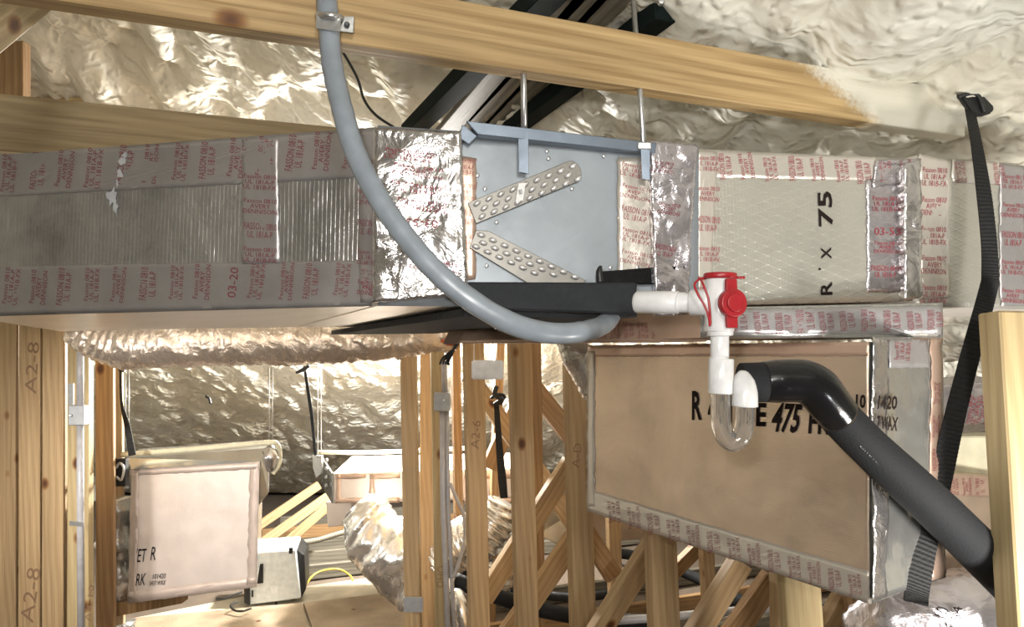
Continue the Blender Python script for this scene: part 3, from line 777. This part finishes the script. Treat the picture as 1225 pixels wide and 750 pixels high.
# ================================================================== GREY FLEXIBLE CONDUIT
fc = thing('flexible_conduit', P(393, 28, .985), 'thick grey flexible conduit sweeping down across the left duct and under the pan', 'conduit')
pts = [P(388, -30, 1.0), P(393, 28, .99), P(397, 75, .985), P(408, 125, .97), P(424, 180, .96), P(450, 232, .95), P(484, 282, .945), P(523, 326, .94), P(566, 361, .94), P(612, 387, .95), P(655, 398, .97), P(695, 397, 1.0), P(722, 388, 1.08), P(733, 374, 1.145), P(734, 360, 1.15)]
tube('hose', pts, .0143, 'conduit', fc, 20, 9, disp=lambda q, L, a: .0003*math.sin(L*1100))
ca = P(393, 28, .99)
tube('clamp', [P(380, 19, 1.0), P(384, 18, .972), P(394, 18, .964), P(404, 20, .972), P(408, 21, 1.0)], .0045, 'steel', fc, 8)
solid('clamp_band', [P(379, 14, .971), P(408, 17, .971), P(407, 38, .971), P(378, 34, .971)], (0, -.001, 0), 'steel', fc)
bn = V((bd.y, -bd.x, 0))
bm0 = P(414, 29, 1.01)
solid('clamp_ear', [P(406, 20, 1.0), P(424, 20, 1.006), P(423, 40, 1.006), P(406, 38, 1.0)], (0, -.002, 0), 'steel', fc, bev=.0005)
cyl('screw', P(415, 29, 1.003), P(415, 29, .995), .004, 'black', fc, 8)

# ================================================================== CONDENSATE TRAP
tr = thing('condensate_trap', P(862, 470, .95), 'white plastic drain tee with red caps and clear U-shaped trap', 'drain trap')
cyl('drain_pipe', P(760, 362, 1.0), P(848, 362, .952), .0135, 'pvc', tr)
cyl('pipe_coupling', P(762, 361.5, .998), P(812, 362, .968), .0152, 'pvc', tr)
cyl('tee_socket', P(826, 362, .963), P(850, 362, .952), .0172, 'pvc', tr, 24)
cyl('tee_body', P(860.5, 397, .95), P(861, 334, .95), .0185, 'pvc', tr, 28)
cyl('tee_skirt', P(861.5, 402, .95), P(861, 388, .95), .0165, 'pvc', tr, 24)
cyl('top_cap', P(861.5, 334, .95), P(861.5, 327, .95), .0212, 'red', tr, 28)
tube('cap_tab', [P(842, 333, .94), P(835, 333, .94)], .0018, 'red', tr, 6, straight=True)
tube('cap_tab', [P(880, 332, .94), P(891, 332, .94)], .0018, 'red', tr, 6, straight=True)
# round side cap, axis toward the camera-right
ctr = P(873, 363, .928); ax = V((.25, -.97, 0)).normalized()
sc = cyl('side_cap', ctr, ctr + ax*.012, .0178, 'red', tr, 28)
cyl('cap_disc', ctr + ax*.012, ctr + ax*.0155, .0115, 'red', sc, 24)
hz = V((.97, .25, 0)); zz = V((0, 0, 1))
for s in (1, -1):
    a = [ctr + zz*(.012*s) + hz*.008, ctr + zz*(.012*s) - hz*.008, ctr + zz*(.031*s) - hz*.0072, ctr + zz*(.031*s) + hz*.0072]
    solid('cap_tab', a, ax*.007, 'red', tr, bev=.0012)
tube('red_tether', [P(838, 333, .935), P(831, 340, .93), P(835, 352, .925), P(843, 366, .922), P(848, 380, .922), P(849, 390, .925)], .0015, 'red', tr, 8)
tube('red_tether', [P(838, 333, .935), P(842, 342, .922), P(847, 356, .92), P(849, 372, .92), P(850, 388, .925)], .0015, 'red', tr, 8)
cyl('clear_nipple', P(861, 430, .95), P(861, 398, .95), .0118, 'pvc', tr, 20)
cyl('white_coupling', P(862, 471, .95), P(863, 429, .95), .0158, 'pvc', tr, 24)
up_ = [P(862, 470, .95), P(862, 486, .95), P(862.5, 505, .95), P(866, 520, .95), P(874, 528, .95), P(880, 528, .95), P(887, 521, .95), P(890.5, 506, .95), P(891, 490, .95), P(891, 478, .95)]
tube('clear_trap', up_, .0126, 'clear', tr, 20, 6, cap=False)
tube('clear_trap_bore', up_, .0100, 'clear', tr, 16, 6, cap=False)
bpy.data.objects['clear_trap_bore'].data.flip_normals()
eb = P(891, 486, .95); 
def jag(q, L, a): return 0
tube('white_elbow', [P(891, 486, .95), P(891, 470, .95), P(889, 458, .955), P(887, 450, .96), P(884, 446, .965)], [.0165, .0160, .0148, .0105, .002], 'pvc', tr, 24, 5)

# ================================================================== BLACK INSULATED PIPE
ip = thing('insulated_pipe', P(1100, 600, 1.16), 'thick black foam-insulated pipe slanting down to the right from the clear trap', 'insulated pipe')
cyl('foam_sleeve', P(886, 458, .985), P(918, 457, .985), .0265, 'rubber', ip, 28)
tube('taped_elbow', [P(914, 457, .985), P(930, 456, .985), P(950, 455.5, .985), P(964, 457, .985), P(978, 465, .987), P(990, 480, .994), P(1003, 496, 1.005)], [.0268, .0285, .0285, .029, .0295, .0285, .0275], 'gloss_black', ip, 28, 6)
tube('foam_sleeve', [P(990, 483, .998), P(1040, 535, 1.05), P(1130, 618, 1.17), P(1235, 722, 1.37)], [.0268, .0285, .034, .0415], 'rubber', ip, 28, 6)
for (x, y, r, dx) in [(957, 457, .0292, 0), (962, 458, .0294, 3), (985, 477, .0292, 6)]:
    pass
class PipeFace(Face): pass
SF = Face((990, 470, .965), (1225, 690, 1.30), (1200, 720, 1.29), (970, 495, .965), 0, 1)
mb = MB()
def on_tube(body, a, b_, w_px, h_px, off):
    vs, fs = text_mesh(body); out = []
    dx, dy = b_[0] - a[0], b_[1] - a[1]; L = math.hypot(dx, dy); ux, uy = dx/L, dy/L
    for x, y in vs:
        s = (x + .5); X = a[0] + dx*s + uy*(y*h_px)*1; Y = a[1] + dy*s - ux*(y*h_px)*1
        t_ = (X - 990)/245; 
        # distance of the sleeve surface: centre depth minus radius
        D_ = [(990, .998, .0268), (1040, 1.05, .0285), (1130, 1.17, .034), (1235, 1.37, .0415)]
        for q in range(3):
            if D_[q][0] <= X <= D_[q + 1][0]: break
        f = (X - D_[q][0])/(D_[q + 1][0] - D_[q][0]); D = D_[q][1]*(1 - f) + D_[q + 1][1]*f; r = D_[q][2]*(1 - f) + D_[q + 1][2]*f
        out.append(P(X, Y, D - r*1.03 - .004))
    mb.add(out, fs)
on_tube('0.7M 3/4 25/50 RATED  ASTM C534', (1030, 532), (1104, 602), 1, 5.5, 0)
on_tube('K', (1148, 641), (1153, 646), 1, 7, 0)
mb.build('pipe_print', 'grey_print', ip, False)

# ================================================================== TAN FOIL BOX below right
BF = Face((703, 413, 1.80), (1040, 409, 1.155), (1040, 723, 1.155), (703, 612, 1.80), .003, 5, 31)
bx = thing('return_box', P(900, 640, 1.4), 'large tan foil-faced box lettered in black hanging below the right duct', 'duct box')
side = V((.19, .137, 0))
slab('front_panel', BF, side, 'foil_box', bx, .012, side='foil_side')
SFc = Face((1042, 403, 1.150), (1128, 403, 1.286), (1128, 690, 1.286), (1042, 722, 1.150), .006, 8, 33)
slab('side_panel', SFc, V((.010, .016, 0)), 'foil_side', bx, .010, side='foil_side')
bxt = row(712, 1040, 420, 420, 19, 12, 11, rot=92)
tape(bx, BF, [(704, 413), (1040, 409), (1040, 426), (704, 427)], 'tape_brown', [], off=.0012)
tape(bx, BF, [(703, 585), (1040, 684), (1040, 722), (703, 611)], 'tape_beige', [(BL[i % 3], 735 + i*24, 612 + i*7.3, 26, 15, 94) for i in range(13)], 'dull_red_print', off=.0012)
tape(bx, BF, [(703, 420), (712, 420), (712, 606), (703, 606)], 'tape_beige', off=.0016)
tape(bx, SFc, [(1042, 404), (1062, 406), (1060, 714), (1042, 718)], 'tape_bright', off=.0015, extra=(.002, 22, 4), name='corner_tape')
tape(bx, SFc, [(1112, 404), (1127, 404), (1127, 688), (1112, 694)], 'tape_brown', [(BL[i % 3], 1119, 470 + i*40, 26, 9, 90) for i in range(5)], 'dull_red_print', off=.0015)
tape(bx, SFc, [(1062, 370 + 36), (1110, 406), (1110, 440), (1062, 440)], 'tape', [(BL[0], 1078, 420, 22, 20, 85)], 'dull_red_print', off=.0012)
mb = MB()
for body, x, y, w_, h_, r_, sh in [('R', 834, 485, 12, 35, 0, 0), ('4.2 TYP', 872, 490, 50, 35, -1, 0), ('E', 911, 496, 12, 28, -2, 0), ('475', 942, 500, 34, 36, -3, .15), ('FRK', 990, 506, 42, 28, -4, 0)]:
    mb = MB(); glyphs(mb, BF, body, x, y, w_, h_, r_, sh, off=.0012, bold=.03); mb.build('black_lettering', 'black_print', bx, False)
for fc_, body, x, y, w_, h_, r_ in [(BF, '10', 1031, 480, 12, 17, -2), (SFc, '1420', 1056, 481, 23, 17, -2), (BF, '043', 1030, 504, 15, 17, -4), (SFc, '7 WAX', 1056, 506, 24, 17, -4)]:
    mb = MB(); glyphs(mb, fc_, body, x, y, w_, h_, r_, off=.0075 if fc_ is SFc else .0015, bold=.03); mb.build('black_lettering', 'black_print', bx, False)
# silver flex stub left of the box
o = tube('flex_duct_stub', [P(672, 400, 2.0), P(690, 424, 2.0), P(704, 452, 2.02), P(712, 480, 2.05)], [.02, .045, .04, .02], 'flex', None, 20, 10, disp=lambda q, L, a: wr(q, .004, 40) + .002*math.sin(L*500))
tag(o, 'small crinkled silver flexible duct peeking out left of the tan foil box', 'flex duct')

# ================================================================== BLACK STRAP at right
sp = thing('hanging_strap', P(1160, 125, 1.42), 'black ribbed webbing strap hanging from a buckle over the right duct', 'strap')
def ribbon(path, wpx, m, name, parent, th=.002, rib=None):
    pts_ = smoothpath([P(*q[:3]) for q in path], 26); ws = [q[3] for q in path]; n = len(pts_); vs = []; fs = []
    for i, p in enumerate(pts_):
        s = i/(n - 1)*(len(ws) - 1); k_ = min(int(s), len(ws) - 2); hw = (ws[k_] + (ws[k_ + 1] - ws[k_])*(s - k_))/2*p.y/F
        t_ = (pts_[min(i + 1, n - 1)] - pts_[max(i - 1, 0)]).normalized(); sd = t_.cross(V((0, 1, 0))).normalized(); nn = V((0, -1, 0))
        r_ = (.0009 if i % 2 else 0)
        vs += [p - sd*hw + nn*r_, p + sd*hw + nn*r_, p + sd*hw - nn*th, p - sd*hw - nn*th]
    for i in range(n - 1):
        a = i*4; b2 = a + 4
        for k_ in range(4): k2 = (k_ + 1) % 4; fs.append((a + k_, a + k2, b2 + k2, b2 + k_))
    fs += [(3, 2, 1, 0), tuple((n - 1)*4 + k_ for k_ in range(4))]
    return mobj(name, vs, fs, m, parent, False)
ribbon([(1161, 132, 1.38, 13), (1170, 180, 1.31, 15), (1178, 235, 1.28, 18), (1184, 295, 1.272, 19), (1185, 340, 1.268, 21)], 0, 'strap', 'webbing', sp)
ribbon([(1186, 333, 1.268, 21), (1178, 365, 1.268, 22), (1160, 430, 1.268, 23), (1140, 510, 1.268, 25), (1126, 575, 1.268, 26), (1110, 640, 1.240, 28), (1098, 705, 1.215, 29), (1096, 722, 1.21, 29)], 0, 'strap', 'webbing', sp)
solid('buckle', [P(x, y, 1.40) for x, y in [(1141, 113), (1168, 105), (1174, 118), (1186, 130), (1183, 137), (1170, 141), (1158, 138), (1150, 126)]], (0, -.012, 0), 'black', sp, bev=.003, seg=2)
tube('buckle_loop', [P(1146, 116, 1.385), P(1168, 112, 1.38), P(1178, 134, 1.385)], .004, 'black', sp, 8)

# ================================================================== second foil duct right, crumpled flex
F2 = Face((1120, 566, 1.80), (1300, 575, 1.95), (1300, 720, 1.95), (1120, 703, 1.80), .003, 9, 41)
d2 = thing('branch_duct', P(1180, 700, 1.85), 'lower foil-faced branch duct behind the black pipe at the right edge', 'air duct')
slab('duct_board', F2, VV*.5, 'foil_box', d2, .012)
tape(d2, F2, [(1122, 566), (1295, 576), (1295, 600), (1122, 592)], 'tape_brown', [(BL[i % 3], 1140 + i*16, 582, 20, 11, 92) for i in range(6)], 'dull_red_print', off=.0012)
F3 = Face((1118, 462, 1.95), (1230, 452, 2.05), (1230, 526, 2.05), (1118, 532, 1.95), .012, 12, 42)
o = slab('foil_elbow', F3, VV*.2, 'tape_violet', d2, .008)
mb = MB()
for i in range(3):
    mb = MB(); glyphs(mb, F3, BL[i], 1162 + i*13, 490, 34, 12, 80, off=.002); mb.build('tape_print', 'red_print', o, False)
sheet_ = solid('foam_board', [P(1125, 522, 1.9), P(1240, 522, 1.9), P(1240, 572, 1.9), P(1125, 570, 1.9)], (0, .1, 0), 'cream', bev=.004)
sheet_.parent = d2; sheet_.matrix_basis = WM[d2].inverted() @ WM[sheet_]
solid('metal_clip', [P(1135, 588, 1.74), P(1148, 598, 1.74), P(1160, 618, 1.74), P(1150, 624, 1.74), P(1134, 604, 1.74)], (0, -.01, 0), 'tape_bright', d2, bev=.002)
o = tube('crumpled_flex_duct', [P(1030, 775, 1.75), P(1080, 748, 1.72), P(1140, 742, 1.7), P(1200, 738, 1.72), P(1270, 730, 1.75)], [.05, .10, .105, .10, .1], 'tape_violet', None, 28, 12, disp=lambda q, L, a: wr(q, .02, 14) + .004*math.sin(a*9 + 3*noise.noise(q*9)))
tag(o, 'crumpled silver flexible duct below the lower branch duct at the right', 'flex duct')
FF = Face((1090, 700, 1.60), (1190, 700, 1.60), (1190, 760, 1.60), (1090, 760, 1.60), 0, 1)
mb = MB(); glyphs(mb, FF, '10', 1126, 732, 12, 16, 70); glyphs(mb, FF, '1.54', 1143, 738, 26, 12, 80)
mb.build('pen_mark', 'black_print', o, False)

# ================================================================== FLEX DUCT behind, left of centre
o = tube('flex_duct', [P(78, 400, 2.62), P(105, 405, 2.64), P(150, 412, 2.66), P(250, 410, 2.66), P(350, 411, 2.68), P(450, 409, 2.75), P(545, 404, 2.85)], [.015, .060, .086, .080, .078, .07, .045], 'flex', None, 36, 26,
         disp=lambda q, L, a: .003*math.sin(L*170 + 2.5*a + 9*noise.noise(q*5)) + wr(V((q.x + q.z*1.2, q.y, q.z*.3)), .009, 22))
o.data.materials[0] = foil_mat('flex_duct_tan_foil', (.66, .56, .47), .24, .7, .55, 26, None, 0, .15)
tag(o, 'long wrinkled tan foil flexible duct lying under and behind the left duct', 'flex duct')

# ================================================================== HANGING FOIL BOX left
HF = Face((157, 561, 3.2), (311, 552, 3.15), (307, 702, 3.15), (153, 722, 3.2), .003, 4, 51)
hb = thing('hanging_foil_box', P(230, 715, 3.3), 'square pale foil box lettered ET R hanging on wires at the left', 'duct box')
slab('front_panel', HF, V((-.125, .42, 0)), 'foil_beige', hb, .02, side='foil_side')
for px in ([(156, 562), (311, 553), (311, 561), (156, 569)], [(154, 708), (307, 690), (307, 702), (153, 722)], [(157, 564), (166, 564), (163, 716), (153, 718)], [(299, 556), (310, 556), (307, 698), (296, 700)]):
    tape(hb, HF, px, 'tape_pale', off=.002, step=.02)
mb = MB()
for body, x, y, w_, h_, sh in [("'ET", 169, 664, 12, 16, .2), ('R', 184, 662, 6, 16, .2), ('RK', 169, 693, 11, 14, .2), ('101420', 191, 689, 15, 6, .2), ('0437 WAX', 189, 697, 19, 6, .2)]:
    mb = MB(); glyphs(mb, HF, body, x, y, w_, h_, 4, sh, off=.003); mb.build('black_lettering', 'black_print', hb, False)
lp = [P(150, 548, 3.10), P(312, 536, 3.1), P(326, 530, 3.15), P(322, 527, 3.2), P(150, 539, 3.2)]
tube('cream_edge_strip', [P(146, 544, 3.12), P(240, 537, 3.12), P(318, 530, 3.12), P(330, 531, 3.13), P(334, 540, 3.15), P(333, 556, 3.15), P(326, 566, 3.15)], .011, 'cream', hb, 12, 6)
solid('foil_shoulder', [P(152, 548, 3.2), P(322, 536, 3.2), P(311, 552, 3.15), P(157, 561, 3.18)], (-.1, .3, 0), 'foil_side', hb)
solid('end_flap', [P(312, 552, 3.16), P(322, 541, 3.2), P(321, 590, 3.2), P(310, 604, 3.18)], (-.03, .1, 0), 'foil_side', hb)
tube('silver_clip', [P(322, 536, 3.14), P(324, 548, 3.12), P(322, 562, 3.14)], [.02, .03, .012], 'tape_bright', hb, 10, 5, disp=lambda q, L, a: wr(q, .01, 40))
for x in (322, 326):
    o = tube('wire_hanger', [P(x, 440, 3.25), P(x, 534, 3.25)], .0022, 'steel', hb, 6, straight=True)
o = solid('bracket', [P(137, 549, 3.1), P(150, 549, 3.1), P(150, 582, 3.1), P(137, 582, 3.1)], (0, .03, 0), 'black', hb, bev=.002)
tube('bracket_ring', [P(139, 560, 3.08), P(143, 554, 3.08), P(148, 560, 3.08), P(145, 574, 3.08), P(139, 570, 3.08)], .005, 'steel', hb, 8)
o = tube('vertical_flex_duct', [P(139, 596, 3.37), P(140, 630, 3.37), P(139, 670, 3.38), P(141, 715, 3.4)], [.06, .075, .075, .06], 'flex', None, 28, 18, disp=lambda q, L, a: .012*math.sin(L*38) + wr(q, .012, 14))
tag(o, 'crumpled silver flexible duct squeezed between the dark stud and the hanging box', 'flex duct')
o = solid('dark_ledger', [P(137, 722, 3.35), P(218, 708, 3.35), P(218, 722, 3.35), P(137, 738, 3.35)], (0, .06, 0), 'pine_dark_and_shade', bev=.002)
tag(o, 'short dark brown board under the hanging foil box', 'wood board')
o = tube('silver_duct_end', [P(147, 745, 3.5), P(147, 775, 3.5)], .05, 'flex', None, 20, 10, disp=lambda q, L, a: wr(q, .012, 25)); tag(o, 'small silver duct end at the bottom beside the dark stud', 'flex duct')

# white cabinet on the floor
wc = thing('white_cabinet', G(330, 722, .034), 'white metal cased unit with black ends standing on the pale boards', 'cabinet')
fa = [P(296, 661, 4.22), P(354, 657, 4.26), P(360, 716, 4.26), P(298, 724, 4.22)]
solid('case', fa, (-.06, .30, 0), 'white_case', wc, bev=.006)
solid('black_end', [P(355, 657, 4.28), P(364, 664, 4.30), P(366, 705, 4.30), P(360, 716, 4.28)], (-.05, .26, 0), 'black', wc, bev=.004)
solid('black_end', [P(291, 690, 4.2), P(298, 688, 4.2), P(299, 724, 4.2), P(292, 722, 4.2)], (-.05, .26, 0), 'black', wc, bev=.004)
WF = Face((296, 661, 4.21), (354, 657, 4.25), (360, 716, 4.25), (298, 724, 4.21), 0, 1)
solid('handle_recess', [WF.surf(x, y, .002) for x, y in [(308, 675), (315, 674), (315, 697), (308, 698)]], WF.n*.006, 'black', wc)
solid('label_plate', [WF.surf(x, y, .001) for x, y in [(324, 702), (332, 701), (332, 710), (324, 711)]], WF.n*.002, 'label', wc)
solid('black_latch', [P(346, 655, 4.22), P(351, 655, 4.22), P(350, 662, 4.22), P(346, 662, 4.22)], (0, -.01, 0), 'black', wc)
solid('vent_slot', [WF.surf(x, y, .001) for x, y in [(301, 706), (303, 706), (303, 714), (301, 714)]], WF.n*.003, 'black', wc)
o = tube('power_cord', [P(290, 708, 4.15), P(278, 712, 4.12), P(268, 716, 4.1), P(258, 716, 4.1)], .006, 'black', None, 8); tag(o, 'upper black cord coiled left of the white cased unit', 'cable')
o = tube('power_cord', [P(300, 728, 4.05), P(290, 731, 4.0), P(280, 730, 4.02), P(276, 724, 4.05), P(284, 720, 4.1)], .006, 'black', None, 8); tag(o, 'lower black cord looped on the boards in front of the white cased unit', 'cable')

# ================================================================== REAR DUCT
RD = Face((399, 566, 3.9), (640, 560, 4.0), (640, 596, 4.0), (399, 602, 3.9), .006, 5, 61)
rd = thing('rear_duct', P(500, 600, 4.0), 'rear foil-faced duct behind the knotty studs, its top washed out by the lamp', 'air duct')
slab('duct_board', RD, (-.04, .62, 0), 'foil_beige', rd, .02, side='foil_beige')
for i, x in enumerate((402, 442, 555, 600)):
    px = [(x, 567), (x + 36, 566), (x + 36, 601), (x, 602)]
    for q in ([px[0], px[1], (px[1][0], px[1][1] + 6), (px[0][0], px[0][1] + 6)], [(px[3][0], px[3][1] - 6), (px[2][0], px[2][1] - 6), px[2], px[3]], [px[0], (px[0][0] + 6, px[0][1]), (px[3][0] + 6, px[3][1]), px[3]]):
        tape(rd, RD, q, 'tape_brown', off=.004, step=.03)
solid('end_panel', [P(386, 546, 4.2), P(399, 566, 3.895), P(399, 602, 3.895), P(386, 580, 4.2)], (-.01, 0, 0), 'foil_side', rd)
for y in (548, 558, 568, 578): 
    p = P(391, y + 2, 3.98); cyl('screw', p, p - V((0, .02, 0)), .009, 'steel', rd, 8)
tube('cream_edge_strip', [P(380, 541, 4.25), P(450, 541, 4.3), P(560, 536, 4.3)], .012, 'cream', rd, 8)
o = solid('lower_foil_box', [P(390, 600, 4.1), P(421, 601, 4.1), P(421, 628, 4.1), P(392, 631, 4.1)], (0, .3, 0), 'foil_beige', bev=.004); tag(o, 'small beige foil box beneath the left end of the rear duct', 'duct box')
o = tube('curved_flex_duct', [P(425, 612, 3.72), P(440, 628, 3.70), P(462, 650, 3.66), P(486, 676, 3.62), P(510, 700, 3.6)], [.10, .14, .15, .15, .13], 'flex', None, 36, 16, disp=lambda q, L, a: wr(q, .045, 6) + wr(q, .012, 19))
tag(o, 'silver flexible duct drooping from the rear duct behind the knotty studs', 'flex duct')
o = tube('curved_flex_duct', [P(602, 600, 3.3), P(590, 622, 3.3), P(570, 642, 3.3), P(545, 655, 3.35), P(528, 672, 3.4)], [.05, .10, .11, .10, .08], 'flex', None, 30, 22, disp=lambda q, L, a: .008*math.sin(L*190) + wr(q, .008, 20))
tag(o, 'ribbed silver flexible duct rising right between the split stud and bright stud', 'flex duct')
o = tube('curved_flex_duct', [P(598, 672, 3.2), P(596, 690, 3.2), P(590, 706, 3.2)], [.05, .07, .06], 'flex', None, 24, 14, disp=lambda q, L, a: .004*math.sin(L*190) + wr(q, .008, 25)); tag(o, 'short silver flexible duct low down behind the lower diagonal brace', 'flex duct')
o = tube('metal_duct_stub', [P(545, 712, 3.0), P(552, 730, 2.95), P(558, 765, 2.95)], [.035, .035, .035], 'flex', None, 24, 4, disp=lambda q, L, a: .0015*math.sin(L*150)); tag(o, 'small round sheet metal pipe at the bottom left of the split stud', 'metal pipe')
o = solid('foil_branch_box', [P(650, 588, 3.72), P(674, 570, 3.74), P(705, 600, 3.8), P(678, 657, 3.72), P(643, 640, 3.7)], (0, .25, 0), 'foil_side', bev=.004); tag(o, 'grey foil branch box glimpsed between the bright stud and tall stud', 'duct box')
o = solid('foil_branch_box', [P(700, 590, 4.0), P(775, 590, 4.0), P(775, 645, 4.0), P(700, 650, 4.0)], (0, .25, 0), 'foil_box', bev=.004); tag(o, 'brownish foil box far behind the left corner of the tan box', 'duct box')

t = solid('truss_plate', [P(483, 714, 3.04), P(506, 714, 3.04), P(506, 732, 3.04), P(483, 732, 3.04)], (0, -.004, 0), 'box_grey'); tag(t, 'grey metal plate at the foot of the two knotty studs', 'metal plate')
t = tube('foam_hook', [P(246, 474, 4.3), P(250, 476, 4.3), P(252, 483, 4.3)], .008, 'black', None, 8); tag(t, 'tiny black hook sticking out of the rear foam above the hanging foil box', 'hook')
# wires and hangers in the background
k = 0
for x, D, yb, lab in [(150, 3.3, 546, 'left'), (380, 4.05, 548, 'right')]:
    h = thing('wire_hanger', P(x, yb, D), f'{lab} pair of thin hanging wires in front of the rear foam', 'hanger wire')
    for dx in (0, 4): tube('wire', [P(x + dx, 425, D), P(x + dx, yb, D)], .0025, 'steel', h, 6, straight=True)
    if lab == 'right': solid('hanger_bracket', [P(374, 545, D), P(385, 545, D), P(385, 566, D), P(378, 572, D), P(374, 560, D)], (0, .03, 0), 'steel', h, bev=.002)
st_ = thing('black_strap', P(372, 440, 3.2), 'black strap knotted under the tan flexible duct above the rear duct end', 'strap')
ribbon([(364, 438, 3.2, 3), (368, 465, 3.2, 4), (373, 500, 3.2, 4), (377, 545, 3.2, 3)], 0, 'strap', 'strap_band', st_)
tube('knot', [P(354, 446, 3.18), P(363, 442, 3.18), P(370, 437, 3.18)], [.005, .010, .006], 'black', st_, 8)
s2 = thing('black_strap', P(145, 440, 3.0), 'short black strap end hanging from the left end of the tan flexible duct', 'strap')
solid('clip', [P(139, 428, 3.0), P(149, 430, 3.0), P(148, 446, 3.0), P(141, 444, 3.0)], (0, .02, 0), 'black', s2, bev=.003)
ribbon([(144, 440, 3.0, 3), (145, 480, 3.0, 3), (152, 510, 3.0, 7), (158, 545, 3.0, 9)], 0, 'strap', 'strap_band', s2)
s3 = thing('black_strap', P(598, 590, 2.9), 'black strap hanging below the white plastic box between two studs', 'strap')
ribbon([(594, 485, 2.9, 6), (597, 530, 2.9, 8), (601, 575, 2.9, 10), (603, 596, 2.9, 9)], 0, 'strap', 'strap_band', s3)
tube('knot', [P(594, 462, 2.88), P(592, 472, 2.87), P(600, 478, 2.86), P(592, 484, 2.88)], .010, 'black', s3, 10)
tube('knot', [P(588, 476, 2.88), P(596, 472, 2.86), P(603, 474, 2.88), P(598, 484, 2.88)], .007, 'black', s3, 10)
wb = thing('white_plastic_box', P(583, 454, 2.3), 'white plastic box hung from two wires in front of the split stud', 'electrical box')
solid('case', [P(564, 431, 2.3), P(602, 431, 2.3), P(602, 454, 2.3), P(564, 454, 2.3)], (0, .05, 0), 'white_plastic', wb, bev=.004, seg=2)
for x in (567, 593): tube('wire', [P(x, 405, 2.32), P(x, 431, 2.32)], .0015, 'white_plastic', wb, 6, straight=True)
# conduits
gc = thing('wall_conduit', P(534, 750, 2.9), 'twin grey conduits with a grey junction box beside the split stud', 'conduit')
tube('pipe', [P(531, 432, 2.9), P(532, 470, 2.9)], .012, 'conduit_pvc', gc, 12, straight=True)
tube('pipe', [P(529, 490, 2.88), P(530, 600, 2.88), P(537, 790, 2.88)], .011, 'conduit_pvc', gc, 12, straight=True)
tube('pipe', [P(535, 490, 2.88), P(536, 600, 2.88), P(541, 700, 2.88), P(545, 790, 2.9)], .008, 'conduit_pvc', gc, 12, straight=True)
solid('junction_box', [P(519, 470, 2.84), P(538, 470, 2.84), P(538, 492, 2.84), P(519, 492, 2.84)], (0, .05, 0), 'box_grey', gc, bev=.003)
cyl('cover_screw', P(531, 479, 2.838), P(531, 479, 2.832), .005, 'steel', gc, 8)
o = tube('hanging_cable', [P(538, 578, 2.85), P(548, 600, 2.84), P(556, 622, 2.84), P(555, 650, 2.84), P(545, 685, 2.85), P(541, 690, 2.86)], .007, 'conduit_pvc', None, 10); tag(o, 'grey cable looping out from the twin conduits', 'cable')
g2 = thing('wall_conduit', P(96, 750, 2.74), 'single grey conduit with a small grey box on the left studs', 'conduit')
tube('pipe', [P(96, 405, 2.74), P(96, 485, 2.74)], .0125, 'conduit_pvc', g2, 12, straight=True)
tube('pipe', [P(96, 505, 2.74), P(96, 600, 2.74), P(97, 790, 2.74)], .0125, 'conduit_pvc', g2, 12, straight=True)
solid('junction_box', [P(81, 485, 2.70), P(100, 485, 2.70), P(100, 509, 2.70), P(81, 509, 2.70)], (0, .05, 0), 'box_grey', g2, bev=.003)
solid('conduit_strap', [P(83, 623, 2.72), P(100, 625, 2.72), P(100, 629, 2.72), P(83, 629, 2.72)], (0, .004, 0), 'steel', g2)
solid('strap_plate', [P(81, 459, 2.76), P(88, 459, 2.76), P(88, 484, 2.76), P(81, 484, 2.76)], (0, .003, 0), 'steel', g2)
cyl('cover_screw', P(84, 497, 2.70), P(84, 497, 2.692), .005, 'steel', g2, 8)
wn = thing('wire_bundle', P(538, 420, 2.2), 'black wire bundle with orange connector under the duct collar', 'wires')
for i in range(4): tube('wire', [P(550 - i*2, 410 + i, 2.2), P(542, 418 + i, 2.19), P(530 + i*2, 428 + i*2, 2.2), P(526 + i*4, 436, 2.2)], .0035, 'black', wn, 6)
tube('orange_connector', [P(528, 407, 2.2), P(538, 412, 2.2), P(546, 409, 2.2)], .005, 'orange', wn, 8)
# black insulated lines and cables over the joists
for i, (pts_, r, lab, mm) in enumerate([
    ([(545, 694, 3.06), (580, 708, 3.04), (640, 728, 3.04), (720, 742, 3.04), (780, 744, 3.04)], .03, 'thick black line set sagging across the joists behind the studs', 'rubber'),
    ([(540, 675, 3.6), (600, 700, 3.5), (680, 715, 3.4), (760, 705, 3.5)], .02, 'thinner black line just above the thick sagging line set', 'rubber'),
    ([(700, 660, 3.9), (760, 665, 3.8), (830, 690, 3.6), (900, 725, 3.4)], .025, 'black line crossing behind the middle post', 'rubber'),
    ([(700, 745, 2.9), (800, 738, 2.9), (930, 728, 2.9), (1000, 735, 2.9)], .016, 'grey cable low behind the braces under the tan box', 'conduit_pvc'),
    ([(860, 732, 3.0), (900, 722, 3.0), (950, 730, 3.0), (1010, 728, 3.0)], .022, 'short black line behind the rightmost post', 'rubber'),
    ([(680, 668, 4.3), (760, 676, 4.3), (850, 662, 4.4)], .012, 'thin grey cable behind the middle diagonal brace', 'conduit_pvc'),
    ([(355, 650, 4.8), (380, 646, 4.9), (420, 635, 5.0), (480, 628, 5.1)], .018, 'dark hose curving over the joists behind the white cased unit', 'weathered')]):
    o = tube('insulated_line', [P(*q) for q in pts_], r, mm, None, 12); tag(o, lab, 'pipe')
